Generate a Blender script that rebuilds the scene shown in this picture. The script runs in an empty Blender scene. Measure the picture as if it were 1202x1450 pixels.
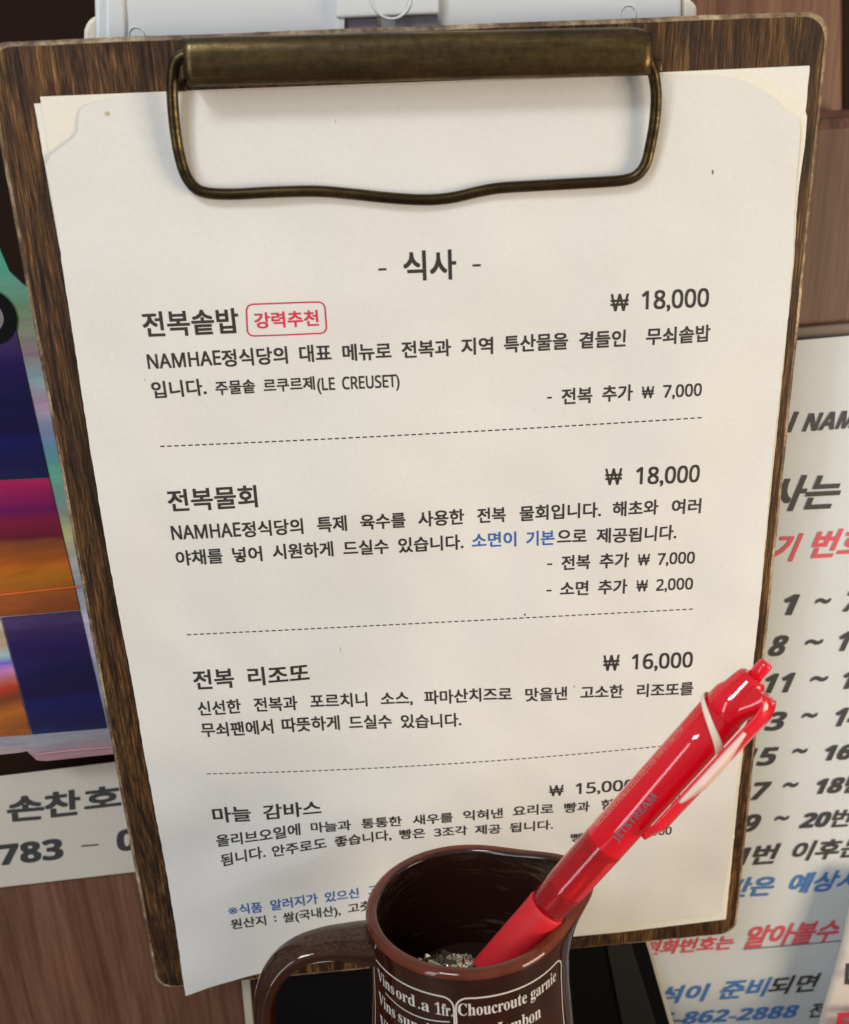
import bpy, bmesh, math, random
from mathutils import Vector, Matrix, noise
random.seed(7)
S = bpy.context.scene
COL = S.collection

# ------------------------------------------------------------------ camera
# world: X = along the clipboard's width, Z = up (0 at the board's top edge), Y = away from the camera (0 = board front). metres
R0 = Vector((0.99568, -0.08463, -0.03817))     # camera right
R1 = Vector((-0.06754, -0.37826, -0.92323))    # camera down
R2 = Vector((0.06369, 0.92182, -0.38234))      # camera forward
CAM = Vector((0.0885965, -0.295976, -0.0155985))
F = 1443.16
cd = bpy.data.cameras.new('camera')
cam = bpy.data.objects.new('camera', cd); COL.objects.link(cam)
cd.sensor_fit = 'HORIZONTAL'; cd.sensor_width = 36.0; cd.lens = F / 1202 * 36.0
cd.clip_start = 0.01; cd.clip_end = 20
cd.dof.use_dof = True; cd.dof.focus_distance = 0.318; cd.dof.aperture_fstop = 17
m3 = Matrix((R0, -R1, -R2)).transposed()
cam.matrix_world = Matrix.Translation(CAM) @ m3.to_4x4()
S.camera = cam

# ------------------------------------------------------------------ light
S.view_settings.view_transform = 'Standard'
S.view_settings.look = 'None'
S.view_settings.exposure = -0.14
S.view_settings.gamma = 1.0
w = bpy.data.worlds.new('World'); S.world = w; w.use_nodes = True
bg = w.node_tree.nodes['Background']
# the room: pale ceiling above, dim floor below
_n, _l = w.node_tree.nodes, w.node_tree.links
_tc = _n.new('ShaderNodeTexCoord'); _sx = _n.new('ShaderNodeSeparateXYZ'); _l.new(_tc.outputs['Generated'], _sx.inputs[0])
_mr = _n.new('ShaderNodeMapRange'); _mr.inputs[1].default_value = -1; _mr.inputs[2].default_value = 1; _l.new(_sx.outputs[2], _mr.inputs[0])
_rp = _n.new('ShaderNodeValToRGB'); _e = _rp.color_ramp.elements
_e[0].position = 0.25; _e[0].color = (0.16, 0.125, 0.10, 1); _e[1].position = 0.75; _e[1].color = (0.94, 0.91, 0.845, 1)
_l.new(_mr.outputs[0], _rp.inputs[0]); _l.new(_rp.outputs[0], bg.inputs[0]); bg.inputs[1].default_value = 0.50

def area(name, loc, target, size, power, col, size_y=None):
    l = bpy.data.lights.new(name, 'AREA'); l.energy = power; l.color = col
    l.size = size
    if size_y: l.shape = 'RECTANGLE'; l.size_y = size_y
    o = bpy.data.objects.new(name, l); COL.objects.link(o)
    o.location = loc
    o.rotation_euler = (Vector(target) - Vector(loc)).to_track_quat('-Z', 'Y').to_euler()
    return o
T0 = (0.1, 0, -0.15)
area('ceiling_lamp', (-0.45, -0.95, 0.95), T0, 0.42, 10.2, (0.93, 0.97, 1.0), 0.26)
area('window_lamp', (-0.75, -0.95, 0.10), T0, 0.22, 4.8, (0.88, 0.94, 1.0), 1.0)
area('wall_lamp', (0.85, -0.50, -0.22), (0.13, 0, -0.24), 0.36, 6.2, (1.0, 0.82, 0.58), 0.36)

# ------------------------------------------------------------------ helpers
def ray(px, py):
    return R2 + R0 * ((px - 601) / F) + R1 * ((py - 725) / F)
def P(px, py, d=0.0):
    """point seen at (px,py) of the photograph on the plane d metres in front of the board"""
    r = ray(px, py); t = (-d - CAM.y) / r.y
    return CAM + r * t
def PD(px, py, depth):
    return CAM + ray(px, py) * depth
def mat(name, color, rough=0.5, metal=0.0, **kw):
    m = bpy.data.materials.new(name); m.use_nodes = True
    b = m.node_tree.nodes['Principled BSDF']
    b.inputs['Base Color'].default_value = (*color, 1)
    b.inputs['Roughness'].default_value = rough
    b.inputs['Metallic'].default_value = metal
    for k, v in kw.items():
        b.inputs[k.replace('_', ' ')].default_value = v
    return m
def nodes(m):
    nt = m.node_tree
    return nt, nt.nodes, nt.links, nt.nodes['Principled BSDF']
def ramp(ns, stops, interp='LINEAR'):
    r = ns.new('ShaderNodeValToRGB'); e = r.color_ramp.elements; r.color_ramp.interpolation = interp
    while len(e) < len(stops): e.new(0.5)
    for i, (p, c) in enumerate(stops):
        e[i].position = p; e[i].color = (*c, 1) if len(c) == 3 else c
    return r
def coords(ns, ls, scale=(1, 1, 1), rot=(0, 0, 0), kind='Object', loc=(0, 0, 0)):
    tc = ns.new('ShaderNodeTexCoord'); mp = ns.new('ShaderNodeMapping')
    mp.inputs['Scale'].default_value = scale; mp.inputs['Rotation'].default_value = rot; mp.inputs['Location'].default_value = loc
    ls.new(tc.outputs[kind], mp.inputs[0]); return mp
def tnoise(ns, ls, vec, scale, detail=4, rough=0.5, dist=0.0):
    n = ns.new('ShaderNodeTexNoise'); n.inputs['Scale'].default_value = scale
    n.inputs['Detail'].default_value = detail; n.inputs['Roughness'].default_value = rough
    n.inputs['Distortion'].default_value = dist
    ls.new(vec, n.inputs['Vector']); return n
def bump(ns, ls, b, h, strength, dist):
    bn = ns.new('ShaderNodeBump'); bn.inputs['Strength'].default_value = strength; bn.inputs['Distance'].default_value = dist
    ls.new(h, bn.inputs['Height']); ls.new(bn.outputs[0], b.inputs['Normal']); return bn
def mixc(ns, ls, fac, a, b, mode='MIX'):
    n = ns.new('ShaderNodeMix'); n.data_type = 'RGBA'; n.blend_type = mode
    for sock, v in ((n.inputs[0], fac), (n.inputs[6], a), (n.inputs[7], b)):
        if isinstance(v, (int, float)): sock.default_value = v
        elif isinstance(v, tuple): sock.default_value = (*v, 1)
        else: ls.new(v, sock)
    return n.outputs[2]

def link(name, me, m=None, parent=None, smooth=True):
    o = bpy.data.objects.new(name, me); COL.objects.link(o)
    if m is not None and not me.materials: me.materials.append(m)
    if smooth:
        for p in me.polygons: p.use_smooth = True
    if parent: o.parent = parent
    return o
def mesh(name, verts, faces, m=None, parent=None, smooth=True):
    me = bpy.data.meshes.new(name); me.from_pydata([tuple(v) for v in verts], [], faces); me.update()
    return link(name, me, m, parent, smooth)
def bmobj(name, bm, m=None, parent=None, smooth=True):
    me = bpy.data.meshes.new(name); bm.to_mesh(me); bm.free()
    return link(name, me, m, parent, smooth)
def tag(o, label=None, cat=None, group=None, kind=None):
    if label: o['label'] = label
    if cat: o['category'] = cat
    if group: o['group'] = group
    if kind: o['kind'] = kind
    return o
def empty(name, loc=(0, 0, 0)):
    o = bpy.data.objects.new(name, None); COL.objects.link(o); o.location = loc
    o.empty_display_size = 0.01
    return o
def parent_keep(o, p):
    o.parent = p; o.matrix_parent_inverse = Matrix.Translation(p.location).inverted()
def bevel(o, wd, seg=3, ang=30):
    b = o.modifiers.new('bevel', 'BEVEL'); b.width = wd; b.segments = seg; b.limit_method = 'ANGLE'; b.angle_limit = math.radians(ang)
    b.harden_normals = False
    return b
def box_bm(x0, x1, y0, y1, z0, z1):
    bm = bmesh.new(); bmesh.ops.create_cube(bm, size=1)
    for v in bm.verts:
        v.co = Vector(((x0 + x1) / 2 + v.co.x * (x1 - x0), (y0 + y1) / 2 + v.co.y * (y1 - y0), (z0 + z1) / 2 + v.co.z * (z1 - z0)))
    return bm
def box(name, x0, x1, y0, y1, z0, z1, m, parent=None, bev=0.0):
    o = bmobj(name, box_bm(x0, x1, y0, y1, z0, z1), m, parent, smooth=False)
    if bev: bevel(o, bev)
    return o
def prism(name, pts, thick, m, parent=None, bev=0.0, back=1):
    """outline pts (3D, on one plane parallel to the board), extruded away from the camera"""
    n = len(pts)
    vs = [Vector(p) for p in pts] + [Vector(p) + Vector((0, thick * back, 0)) for p in pts]
    fs = [tuple(range(n)), tuple(range(2 * n - 1, n - 1, -1))]
    fs += [(i, i + n, (i + 1) % n + n, (i + 1) % n) for i in range(n)]
    o = mesh(name, vs, fs, m, parent, smooth=False)
    bm = bmesh.new(); bm.from_mesh(o.data); bmesh.ops.recalc_face_normals(bm, faces=bm.faces); bm.to_mesh(o.data); bm.free()
    if bev: bevel(o, bev)
    return o
def spline(pts, n):
    """Catmull-Rom through points"""
    out = []; pts = [Vector(p) for p in pts]; N = len(pts)
    for i in range(N - 1):
        p0 = pts[max(i - 1, 0)]; p1 = pts[i]; p2 = pts[i + 1]; p3 = pts[min(i + 2, N - 1)]
        for k in range(n):
            t = k / n
            out.append(0.5 * ((2 * p1) + (p2 - p0) * t + (2 * p0 - 5 * p1 + 4 * p2 - p3) * t * t + (3 * p1 - p0 - 3 * p2 + p3) * t ** 3))
    out.append(pts[-1]); return out
def tube(name, path, rad, m, parent=None, seg=16, up=None, rad2=None, caps=True):
    """swept tube; rad / rad2 = radius or function of 0..1 (rad2: second half axis, along `up`)"""
    path = [Vector(p) for p in path]; vs = []; fs = []; n = len(path)
    prev = None
    for i, p in enumerate(path):
        t = (path[min(i + 1, n - 1)] - path[max(i - 1, 0)]).normalized()
        if up is not None: a = Vector(up) - t * Vector(up).dot(t)
        else:
            a = prev - t * prev.dot(t) if prev else t.orthogonal()
        a.normalize(); b = t.cross(a); prev = a
        f = i / (n - 1)
        ra = rad(f) if callable(rad) else rad
        rb = (rad2(f) if callable(rad2) else rad2) if rad2 is not None else ra
        for k in range(seg):
            th = 2 * math.pi * k / seg
            vs.append(p + b * ra * math.cos(th) + a * rb * math.sin(th))
    for i in range(n - 1):
        for k in range(seg):
            k2 = (k + 1) % seg
            fs.append((i * seg + k, i * seg + k2, (i + 1) * seg + k2, (i + 1) * seg + k))
    if caps:
        fs.append(tuple(range(seg - 1, -1, -1))); fs.append(tuple((n - 1) * seg + k for k in range(seg)))
    o = mesh(name, vs, fs, m, parent)
    bm = bmesh.new(); bm.from_mesh(o.data); bmesh.ops.recalc_face_normals(bm, faces=bm.faces); bm.to_mesh(o.data); bm.free()
    for pl in o.data.polygons:
        pl.use_smooth = len(pl.vertices) == 4
    return o

# ------------------------------------------------------------------ text
SANS = {}
for i in range(26):
    SANS[chr(65 + i)] = chr(0x1D5A0 + i); SANS[chr(97 + i)] = chr(0x1D5BA + i)
for i in range(10): SANS[chr(48 + i)] = chr(0x1D7E2 + i)
SERIF = {}
for i in range(26):
    SERIF[chr(65 + i)] = chr(0x1D400 + i); SERIF[chr(97 + i)] = chr(0x1D41A + i)
for i in range(10): SERIF[chr(48 + i)] = chr(0x1D7CE + i)
SANSB = {}
for i in range(26):
    SANSB[chr(65 + i)] = chr(0x1D5D4 + i); SANSB[chr(97 + i)] = chr(0x1D5EE + i)
for i in range(10): SANSB[chr(48 + i)] = chr(0x1D7EC + i)
FONT = {'sans': SANS, 'serif': SERIF, 'sansb': SANSB}
_cache = {}
def glyphs(words):
    """words: set of (text, face, weight); one text block, a word per line, split again into words by height"""
    todo = sorted({(k[0], k[1]) for k in words} - set(_cache))
    if not todo: return
    c = bpy.data.curves.new('t', 'FONT'); c.resolution_u = 3; c.space_line = 3.0
    c.body = '\n'.join(''.join(FONT[f].get(ch, ch) for ch in t) for t, f in todo)
    o = bpy.data.objects.new('t', c); COL.objects.link(o)
    bpy.context.view_layer.update(); ev = o.evaluated_get(bpy.context.evaluated_depsgraph_get()); me = ev.to_mesh()
    step = 3.0
    co = [v.co.copy() for v in me.vertices]; band = [int(round(-(v.y - 0.35) / step)) for v in co]
    cnt = {}; vs = [[] for _ in todo]; fs = [[] for _ in todo]
    idx = [0] * len(co)
    for i, v in enumerate(co):
        b = band[i]; idx[i] = len(vs[b]); vs[b].append(Vector((v.x, v.y + b * step, 0)))
    for p in me.polygons:
        q = tuple(p.vertices); b = band[q[0]]; fs[b].append(tuple(idx[i] for i in q))
    for k, v, f in zip(todo, vs, fs): _cache[k] = (v, f)
    ev.to_mesh_clear(); bpy.data.objects.remove(o); bpy.data.curves.remove(c)
def bold(key, lay):
    """ink spread: the outline printed four times, half a stroke apart, each layer a few microns above the last.
    lay(x, y, lift) -> point"""
    vs, fs = _cache[key[:2]]; d = key[2]; V = []; Fc = []
    offs = ((-d, -d), (d, -d), (d, d), (-d, d)) if d > 0 else ((0, 0),)
    for n, (dx, dy) in enumerate(offs):
        k = len(V); V += [lay(v.x + dx, v.y + dy, n * 0.000005) for v in vs]; Fc += [tuple(i + k for i in f) for f in fs]
    return V, Fc
def is_hangul(t): return any('\uac00' <= c <= '\ud7a3' for c in t)

# ================================================================== MATERIALS
def wood_stained():
    m = mat('stained_wood', (0.1, 0.05, 0.02), 0.55); nt, ns, ls, b = nodes(m); b.inputs['Specular IOR Level'].default_value = 0.3
    c = coords(ns, ls, (1150, 800, 34)); n1 = tnoise(ns, ls, c.outputs[0], 1.0, 8, 0.74, 0.5)
    c2 = coords(ns, ls, (3200, 1800, 110)); n2 = tnoise(ns, ls, c2.outputs[0], 1.0, 4, 0.65)
    c3 = coords(ns, ls, (95, 60, 17), (0, math.radians(5), 0)); n3 = tnoise(ns, ls, c3.outputs[0], 1.0, 6, 0.68, 3.0)
    r1 = ramp(ns, [(0.33, (0.020, 0.0085, 0.0032)), (0.46, (0.084, 0.039, 0.014)), (0.57, (0.180, 0.092, 0.033)), (0.72, (0.38, 0.22, 0.09))])
    ls.new(n1.outputs[0], r1.inputs[0])
    r2 = ramp(ns, [(0.38, (0.16, 0.12, 0.09)), (0.58, (1.15, 1.15, 1.1))]); ls.new(n2.outputs[0], r2.inputs[0])
    r3 = ramp(ns, [(0.36, (0.16, 0.12, 0.10)), (0.48, (0.58, 0.52, 0.46)), (0.58, (1.0, 0.95, 0.86)), (0.72, (1.7, 1.6, 1.35))]); ls.new(n3.outputs[0], r3.inputs[0])
    x = mixc(ns, ls, 1.0, r1.outputs[0], r2.outputs[0], 'MULTIPLY')
    x = mixc(ns, ls, 1.0, x, r3.outputs[0], 'MULTIPLY')
    ls.new(x, b.inputs['Base Color'])
    bump(ns, ls, b, n2.outputs[0], 0.5, 0.0003)
    return m
def wood_laminate():
    m = mat('walnut_laminate', (0.16, 0.07, 0.04), 0.42); nt, ns, ls, b = nodes(m)
    c = coords(ns, ls, (26, 26, 3.2), (0, math.radians(6), 0)); n1 = tnoise(ns, ls, c.outputs[0], 1.0, 6, 0.62, 1.6)
    c2 = coords(ns, ls, (700, 700, 22), (0, math.radians(4), 0)); n2 = tnoise(ns, ls, c2.outputs[0], 1.0, 4, 0.6)
    wv = ns.new('ShaderNodeTexWave'); wv.inputs['Scale'].default_value = 1.0; wv.inputs['Distortion'].default_value = 9; wv.inputs['Detail'].default_value = 3
    c3 = coords(ns, ls, (34, 34, 5), (0, math.radians(8), 0)); ls.new(c3.outputs[0], wv.inputs[0])
    r1 = ramp(ns, [(0.3, (0.115, 0.048, 0.028)), (0.5, (0.178, 0.078, 0.046)), (0.7, (0.245, 0.118, 0.072))]); ls.new(n1.outputs[0], r1.inputs[0])
    r2 = ramp(ns, [(0.35, (0.72, 0.68, 0.66)), (0.55, (1, 1, 1))]); ls.new(n2.outputs[0], r2.inputs[0])
    r3 = ramp(ns, [(0.0, (0.78, 0.74, 0.72)), (0.35, (1, 1, 1))]); ls.new(wv.outputs[1], r3.inputs[0])
    x = mixc(ns, ls, 1.0, r1.outputs[0], r2.outputs[0], 'MULTIPLY'); x = mixc(ns, ls, 1.0, x, r3.outputs[0], 'MULTIPLY')
    ls.new(x, b.inputs['Base Color']); bump(ns, ls, b, n2.outputs[0], 0.15, 0.0003)
    return m
def paper_mat(name, col, dirt=0.5):
    m = mat(name, col, 0.85); nt, ns, ls, b = nodes(m)
    c = coords(ns, ls, (1, 1, 1))
    n = tnoise(ns, ls, c.outputs[0], 900, 6, 0.7); n2 = tnoise(ns, ls, c.outputs[0], 14, 4, 0.55)
    r = ramp(ns, [(0.35, tuple(x * 0.955 for x in col)), (0.65, col)]); ls.new(n2.outputs[0], r.inputs[0])
    r2 = ramp(ns, [(0.3, (0.93, 0.93, 0.92)), (0.7, (1, 1, 1))]); ls.new(n.outputs[0], r2.inputs[0])
    x = mixc(ns, ls, 1.0, r.outputs[0], r2.outputs[0], 'MULTIPLY')
    # a few faint specks and stains
    vo = ns.new('ShaderNodeTexVoronoi'); vo.inputs['Scale'].default_value = 26; ls.new(c.outputs[0], vo.inputs[0])
    sp = ramp(ns, [(0.008, (0.30, 0.22, 0.14)), (0.013, (1, 1, 1))]); ls.new(vo.outputs[0], sp.inputs[0])
    x = mixc(ns, ls, dirt, x, sp.outputs[0], 'MULTIPLY')
    ls.new(x, b.inputs['Base Color']); bump(ns, ls, b, n.outputs[0], 0.12, 0.0002)
    return m
def brass_mat(name='aged_brass', g=1.0):
    m = mat(name, (0.2, 0.15, 0.08), 0.34, 1.0); nt, ns, ls, b = nodes(m)
    c = coords(ns, ls, (28, 330, 330)); n = tnoise(ns, ls, c.outputs[0], 1.0, 7, 0.7, 0.3)
    c2 = coords(ns, ls, (420, 420, 420)); n2 = tnoise(ns, ls, c2.outputs[0], 1.0, 5, 0.7)
    r = ramp(ns, [(0.34, (0.085 * g, 0.064 * g, 0.036 * g)), (0.52, (0.17 * g, 0.125 * g, 0.062 * g)), (0.70, (0.36 * g, 0.255 * g, 0.105 * g))]); ls.new(n.outputs[0], r.inputs[0])
    r2 = ramp(ns, [(0.35, (0.72, 0.70, 0.68)), (0.6, (1, 1, 1))]); ls.new(n2.outputs[0], r2.inputs[0])
    ls.new(mixc(ns, ls, 1.0, r.outputs[0], r2.outputs[0], 'MULTIPLY'), b.inputs['Base Color'])
    rr = ramp(ns, [(0.3, (0.52,) * 3), (0.7, (0.26,) * 3)]); ls.new(n.outputs[0], rr.inputs[0]); ls.new(rr.outputs[0], b.inputs['Roughness'])
    bump(ns, ls, b, n2.outputs[0], 0.22, 0.0004)
    return m
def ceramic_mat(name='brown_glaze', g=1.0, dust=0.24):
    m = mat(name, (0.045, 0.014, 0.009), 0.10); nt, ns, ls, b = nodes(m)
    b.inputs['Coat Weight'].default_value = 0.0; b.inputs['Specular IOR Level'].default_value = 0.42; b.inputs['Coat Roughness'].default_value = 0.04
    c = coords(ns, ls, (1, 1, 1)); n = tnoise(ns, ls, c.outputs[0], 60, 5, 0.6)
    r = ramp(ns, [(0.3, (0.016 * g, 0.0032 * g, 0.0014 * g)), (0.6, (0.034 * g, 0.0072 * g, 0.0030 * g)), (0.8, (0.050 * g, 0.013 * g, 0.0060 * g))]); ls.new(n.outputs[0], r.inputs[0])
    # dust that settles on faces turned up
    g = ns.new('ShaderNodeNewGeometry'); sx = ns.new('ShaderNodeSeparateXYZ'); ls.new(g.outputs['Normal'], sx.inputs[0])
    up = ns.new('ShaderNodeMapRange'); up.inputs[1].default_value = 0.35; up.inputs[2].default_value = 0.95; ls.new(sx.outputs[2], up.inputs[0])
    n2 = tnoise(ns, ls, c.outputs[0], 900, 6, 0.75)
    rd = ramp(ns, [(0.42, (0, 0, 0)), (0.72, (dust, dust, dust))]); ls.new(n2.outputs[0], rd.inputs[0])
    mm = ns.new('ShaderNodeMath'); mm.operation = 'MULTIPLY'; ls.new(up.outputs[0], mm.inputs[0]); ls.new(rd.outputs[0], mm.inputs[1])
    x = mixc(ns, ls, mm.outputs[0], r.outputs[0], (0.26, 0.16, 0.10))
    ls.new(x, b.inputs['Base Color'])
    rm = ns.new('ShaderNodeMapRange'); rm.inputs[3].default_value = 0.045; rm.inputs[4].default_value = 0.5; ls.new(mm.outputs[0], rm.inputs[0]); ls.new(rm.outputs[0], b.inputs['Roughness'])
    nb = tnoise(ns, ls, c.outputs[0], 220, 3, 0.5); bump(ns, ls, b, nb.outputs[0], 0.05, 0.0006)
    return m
def ceramic_inside():
    m = mat('dusty_glaze_inside', (0.03, 0.01, 0.007), 0.16); nt, ns, ls, b = nodes(m)
    c = coords(ns, ls, (90, 90, 700)); n = tnoise(ns, ls, c.outputs[0], 1.0, 7, 0.75, 1.0)
    c2 = coords(ns, ls, (50, 50, 50)); n2 = tnoise(ns, ls, c2.outputs[0], 1.0, 3, 0.5)
    r = ramp(ns, [(0.50, (0.020, 0.008, 0.005)), (0.72, (0.12, 0.078, 0.050))]); ls.new(n.outputs[0], r.inputs[0])
    r2 = ramp(ns, [(0.42, (0, 0, 0)), (0.62, (1, 1, 1))]); ls.new(n2.outputs[0], r2.inputs[0])
    ls.new(mixc(ns, ls, r2.outputs[0], (0.024, 0.008, 0.006), r.outputs[0]), b.inputs['Base Color'])
    return m
def edge_mat():
    m = mat('worn_board_edge', (0.3, 0.2, 0.1), 0.6); nt, ns, ls, b = nodes(m)
    c = coords(ns, ls, (1, 1, 1)); n = tnoise(ns, ls, c.outputs[0], 45, 6, 0.68)
    c2 = coords(ns, ls, (1, 1, 1)); n2 = tnoise(ns, ls, c2.outputs[0], 700, 3, 0.6)
    r = ramp(ns, [(0.44, (0.12, 0.068, 0.035)), (0.52, (0.30, 0.21, 0.12)), (0.64, (0.58, 0.46, 0.30))]); ls.new(n.outputs[0], r.inputs[0])
    r2 = ramp(ns, [(0.35, (0.6, 0.55, 0.5)), (0.6, (1, 1, 1))]); ls.new(n2.outputs[0], r2.inputs[0])
    ls.new(mixc(ns, ls, 1.0, r.outputs[0], r2.outputs[0], 'MULTIPLY'), b.inputs['Base Color'])
    return m
M = {
    'board': wood_stained(), 'laminate': wood_laminate(), 'brass': brass_mat('aged_brass', 0.68), 'wire': brass_mat('dark_brass_wire', 0.42),
    'paper': paper_mat('white_paper', (0.765, 0.757, 0.735), 0.3), 'cream': paper_mat('yellowed_paper', (0.83, 0.80, 0.70), 0.3), 'back_paper': paper_mat('off_white_paper', (0.82, 0.81, 0.75), 0.3),
    'poster': paper_mat('poster_paper', (0.65, 0.685, 0.71), 0.1), 'label': paper_mat('label_paper', (0.66, 0.605, 0.54), 0.2),
    'ink': mat('black_ink', (0.032, 0.026, 0.024), 0.6), 'red_ink': mat('red_ink', (0.62, 0.035, 0.07), 0.6), 'blue_ink': mat('blue_ink', (0.035, 0.13, 0.42), 0.6),
    'poster_ink': mat('poster_black_ink', (0.045, 0.045, 0.05), 0.6), 'poster_red': mat('poster_red_ink', (0.68, 0.09, 0.12), 0.6), 'poster_blue': mat('poster_blue_ink', (0.06, 0.19, 0.50), 0.6),
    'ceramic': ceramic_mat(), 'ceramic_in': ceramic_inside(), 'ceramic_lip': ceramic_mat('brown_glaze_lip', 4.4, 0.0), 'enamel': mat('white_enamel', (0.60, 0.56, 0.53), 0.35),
    'rubber': mat('red_rubber', (0.62, 0.012, 0.020), 0.62), 'black': mat('black_plastic', (0.0035, 0.0035, 0.004), 0.5),
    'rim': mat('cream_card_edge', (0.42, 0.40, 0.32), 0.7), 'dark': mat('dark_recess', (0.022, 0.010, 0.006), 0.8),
    'edge': edge_mat(),
}
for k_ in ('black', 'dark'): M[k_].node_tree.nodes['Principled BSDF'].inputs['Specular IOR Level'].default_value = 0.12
# ================================================================== CLIPBOARD
BW, BH, BT = 0.225, 0.3266, 0.0036
clip = empty('clipboard', (BW / 2, 0, -BH))
tag(clip, 'dark stained wooden clipboard with a brass wire clip holding the menu sheets', 'clipboard')
def rounded_rect(x0, x1, z0, z1, r, n=8):
    out = []
    for cx, cz, a0 in ((x1 - r, z1 - r, 0), (x0 + r, z1 - r, 90), (x0 + r, z0 + r, 180), (x1 - r, z0 + r, 270)):
        for k in range(n + 1):
            a = math.radians(a0 + 90 * k / n); out.append((cx + r * math.cos(a), cz + r * math.sin(a)))
    return out
def board_panel():
    out = []
    rr = rounded_rect(0, BW, -BH, 0, 0.0065, 8)
    # densify the straight edges and wear them slightly
    for i in range(len(rr)):
        a = Vector(rr[i]); b = Vector(rr[(i + 1) % len(rr)]); L = (b - a).length; k = max(1, int(L / 0.0015))
        for j in range(k):
            p = a.lerp(b, j / k)
            nn = noise.noise(Vector((p.x * 260, p.y * 260, 3))) * 0.00010 + noise.noise(Vector((p.x * 40, p.y * 40, 9))) * 0.00018
            c = Vector((BW / 2, -BH / 2)); out.append(p + (p - c).normalized() * nn)
    n = len(out); vs = []; c = Vector((BW / 2, -BH / 2))
    def ring(y, ins):
        for p in out:
            d = Vector((max(-1, min(1, (p.x - c.x) / (BW / 2) * 1.0)), max(-1, min(1, (p.y - c.y) / (BH / 2)))))
            dx = -ins if p.x > BW - 0.0066 else (ins if p.x < 0.0066 else 0); dz = -ins if p.y > -0.0066 else (ins if p.y < -BH + 0.0066 else 0)
            vs.append((p.x + dx, y, p.y + dz))
    ring(0, 0.0012); ring(0.0003, 0.0005); ring(0.0008, 0.0); ring(BT - 0.0006, 0.0); ring(BT, 0.0005)
    fs = [tuple(range(n))]
    for r in range(4):
        for i in range(n):
            j = (i + 1) % n; fs.append((r * n + i, (r + 1) * n + i, (r + 1) * n + j, r * n + j))
    fs.append(tuple(4 * n + i for i in range(n - 1, -1, -1)))
    me = bpy.data.meshes.new('board'); me.from_pydata(vs, [], fs); me.update()
    me.materials.append(M['board']); me.materials.append(M['edge'])
    bm = bmesh.new(); bm.from_mesh(me); bmesh.ops.recalc_face_normals(bm, faces=bm.faces); bm.to_mesh(me); bm.free()
    for k, p in enumerate(me.polygons):
        if 1 <= k <= 4 * n: p.material_index = 1
    o = link('board', me, None, None, smooth=False); parent_keep(o, clip); return o
board_panel()

# --- brass clip: rolled tube and the wire bail that springs out of it
def PB(px, py, d): return P(px, py, d)
tl = P(264, 89, 0.006); tr = P(917, 74, 0.006)
RT = 0.0062
def rolled_tube():
    a = tl; b = tr + Vector((0.0, 0, 0)); ax = (b - a); L = ax.length; ax.normalize()
    up = Vector((0, 0, 1)); up = (up - ax * up.dot(ax)).normalized(); fw = -ax.cross(up); fw = Vector((0, -1, 0))
    vs = []; fs = []; nx = 60; na = 40
    a0, a1 = math.radians(-62), math.radians(200)   # angle measured from facing camera, upward; open gap at lower back
    for layer, rr in ((0, RT), (1, RT - 0.0009)):
        for i in range(nx + 1):
            f = i / nx; s = L * f
            for k in range(na + 1):
                t = a0 + (a1 - a0) * k / na
                x = s
                r = rr + 0.00006 * noise.noise(Vector((s * 220, t * 2, 1)))
                # the right end is pinched over like the photograph's
                if f > 0.955: r *= 1 - 0.17 * ((f - 0.955) / 0.045) ** 2 * max(0, math.sin(t) + 0.3)
                ct_, st_ = math.cos(t), math.sin(t); q_ = (abs(ct_) ** 2.6 + abs(st_) ** 2.6) ** (-1 / 2.6)
                vs.append(a + ax * x + fw * (r * 0.80 * ct_ * q_) + up * (r * 0.985 * st_ * q_))
    N = (nx + 1) * (na + 1)
    for i in range(nx):
        for k in range(na):
            q = i * (na + 1) + k; fs.append((q, q + 1, q + na + 2, q + na + 1)); fs.append((N + q, N + q + na + 1, N + q + na + 2, N + q + 1))
    for i in range(nx):
        for k in (0, na):
            q = i * (na + 1) + k; fs.append((q, q + na + 1, N + q + na + 1, N + q))
    for i in (0, nx):
        for k in range(na):
            q = i * (na + 1) + k; fs.append((q, q + 1, N + q + 1, N + q))
    o = mesh('clip_tube', vs, fs, M['brass'])
    bm = bmesh.new(); bm.from_mesh(o.data); bmesh.ops.recalc_face_normals(bm, faces=bm.faces); bm.to_mesh(o.data); bm.free()
    parent_keep(o, clip); return o
rolled_tube()
# base plate of the clip, riveted to the board; black paints the shade in the gap below the tube
bp = box('clip_plate', tl.x + 0.001, tr.x - 0.001, -0.0060, -0.00003, -0.0128, -0.0035, M['black'], None, 0.0003); parent_keep(bp, clip)
for s_, x_ in ((0, tl.x - 0.0035), (1, tr.x + 0.0035)):
    hg = box('hinge_lug', x_ - 0.0022, x_ + 0.0022, -0.0013, 0.0, -0.0135, -0.0105, M['brass'], None, 0.0005); parent_keep(hg, clip)
wire_px = [(300, 84, .0058), (276, 80, .0058), (260, 79, .0058), (249, 88, .0056), (245, 105, .0052), (244, 135, .0046), (247, 175, .0040), (253, 215, .0036), (262, 246, .0033),
           (274, 264, .0031), (292, 273, .0030), (330, 275, .0029), (390, 272, .0028), (450, 271, .0028), (500, 275, .0028), (560, 281, .0028), (605, 283, .0028), (640, 280, .0028),
           (680, 271, .0028), (712, 266, .0028), (780, 262, .0028), (850, 258, .0029), (884, 255, .0030), (902, 248, .0031), (914, 232, .0033), (921, 205, .0036), (927, 170, .0041),
           (929, 135, .0046), (926, 108, .0050), (920, 90, .0054), (914, 80, .0057), (900, 76, .0058), (880, 76, .0058)]
wpath = spline([P(*p) for p in wire_px], 6)
wr = tube('wire_bail', wpath, 0.00152, M['wire'], None, 16); parent_keep(wr, clip)

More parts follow.
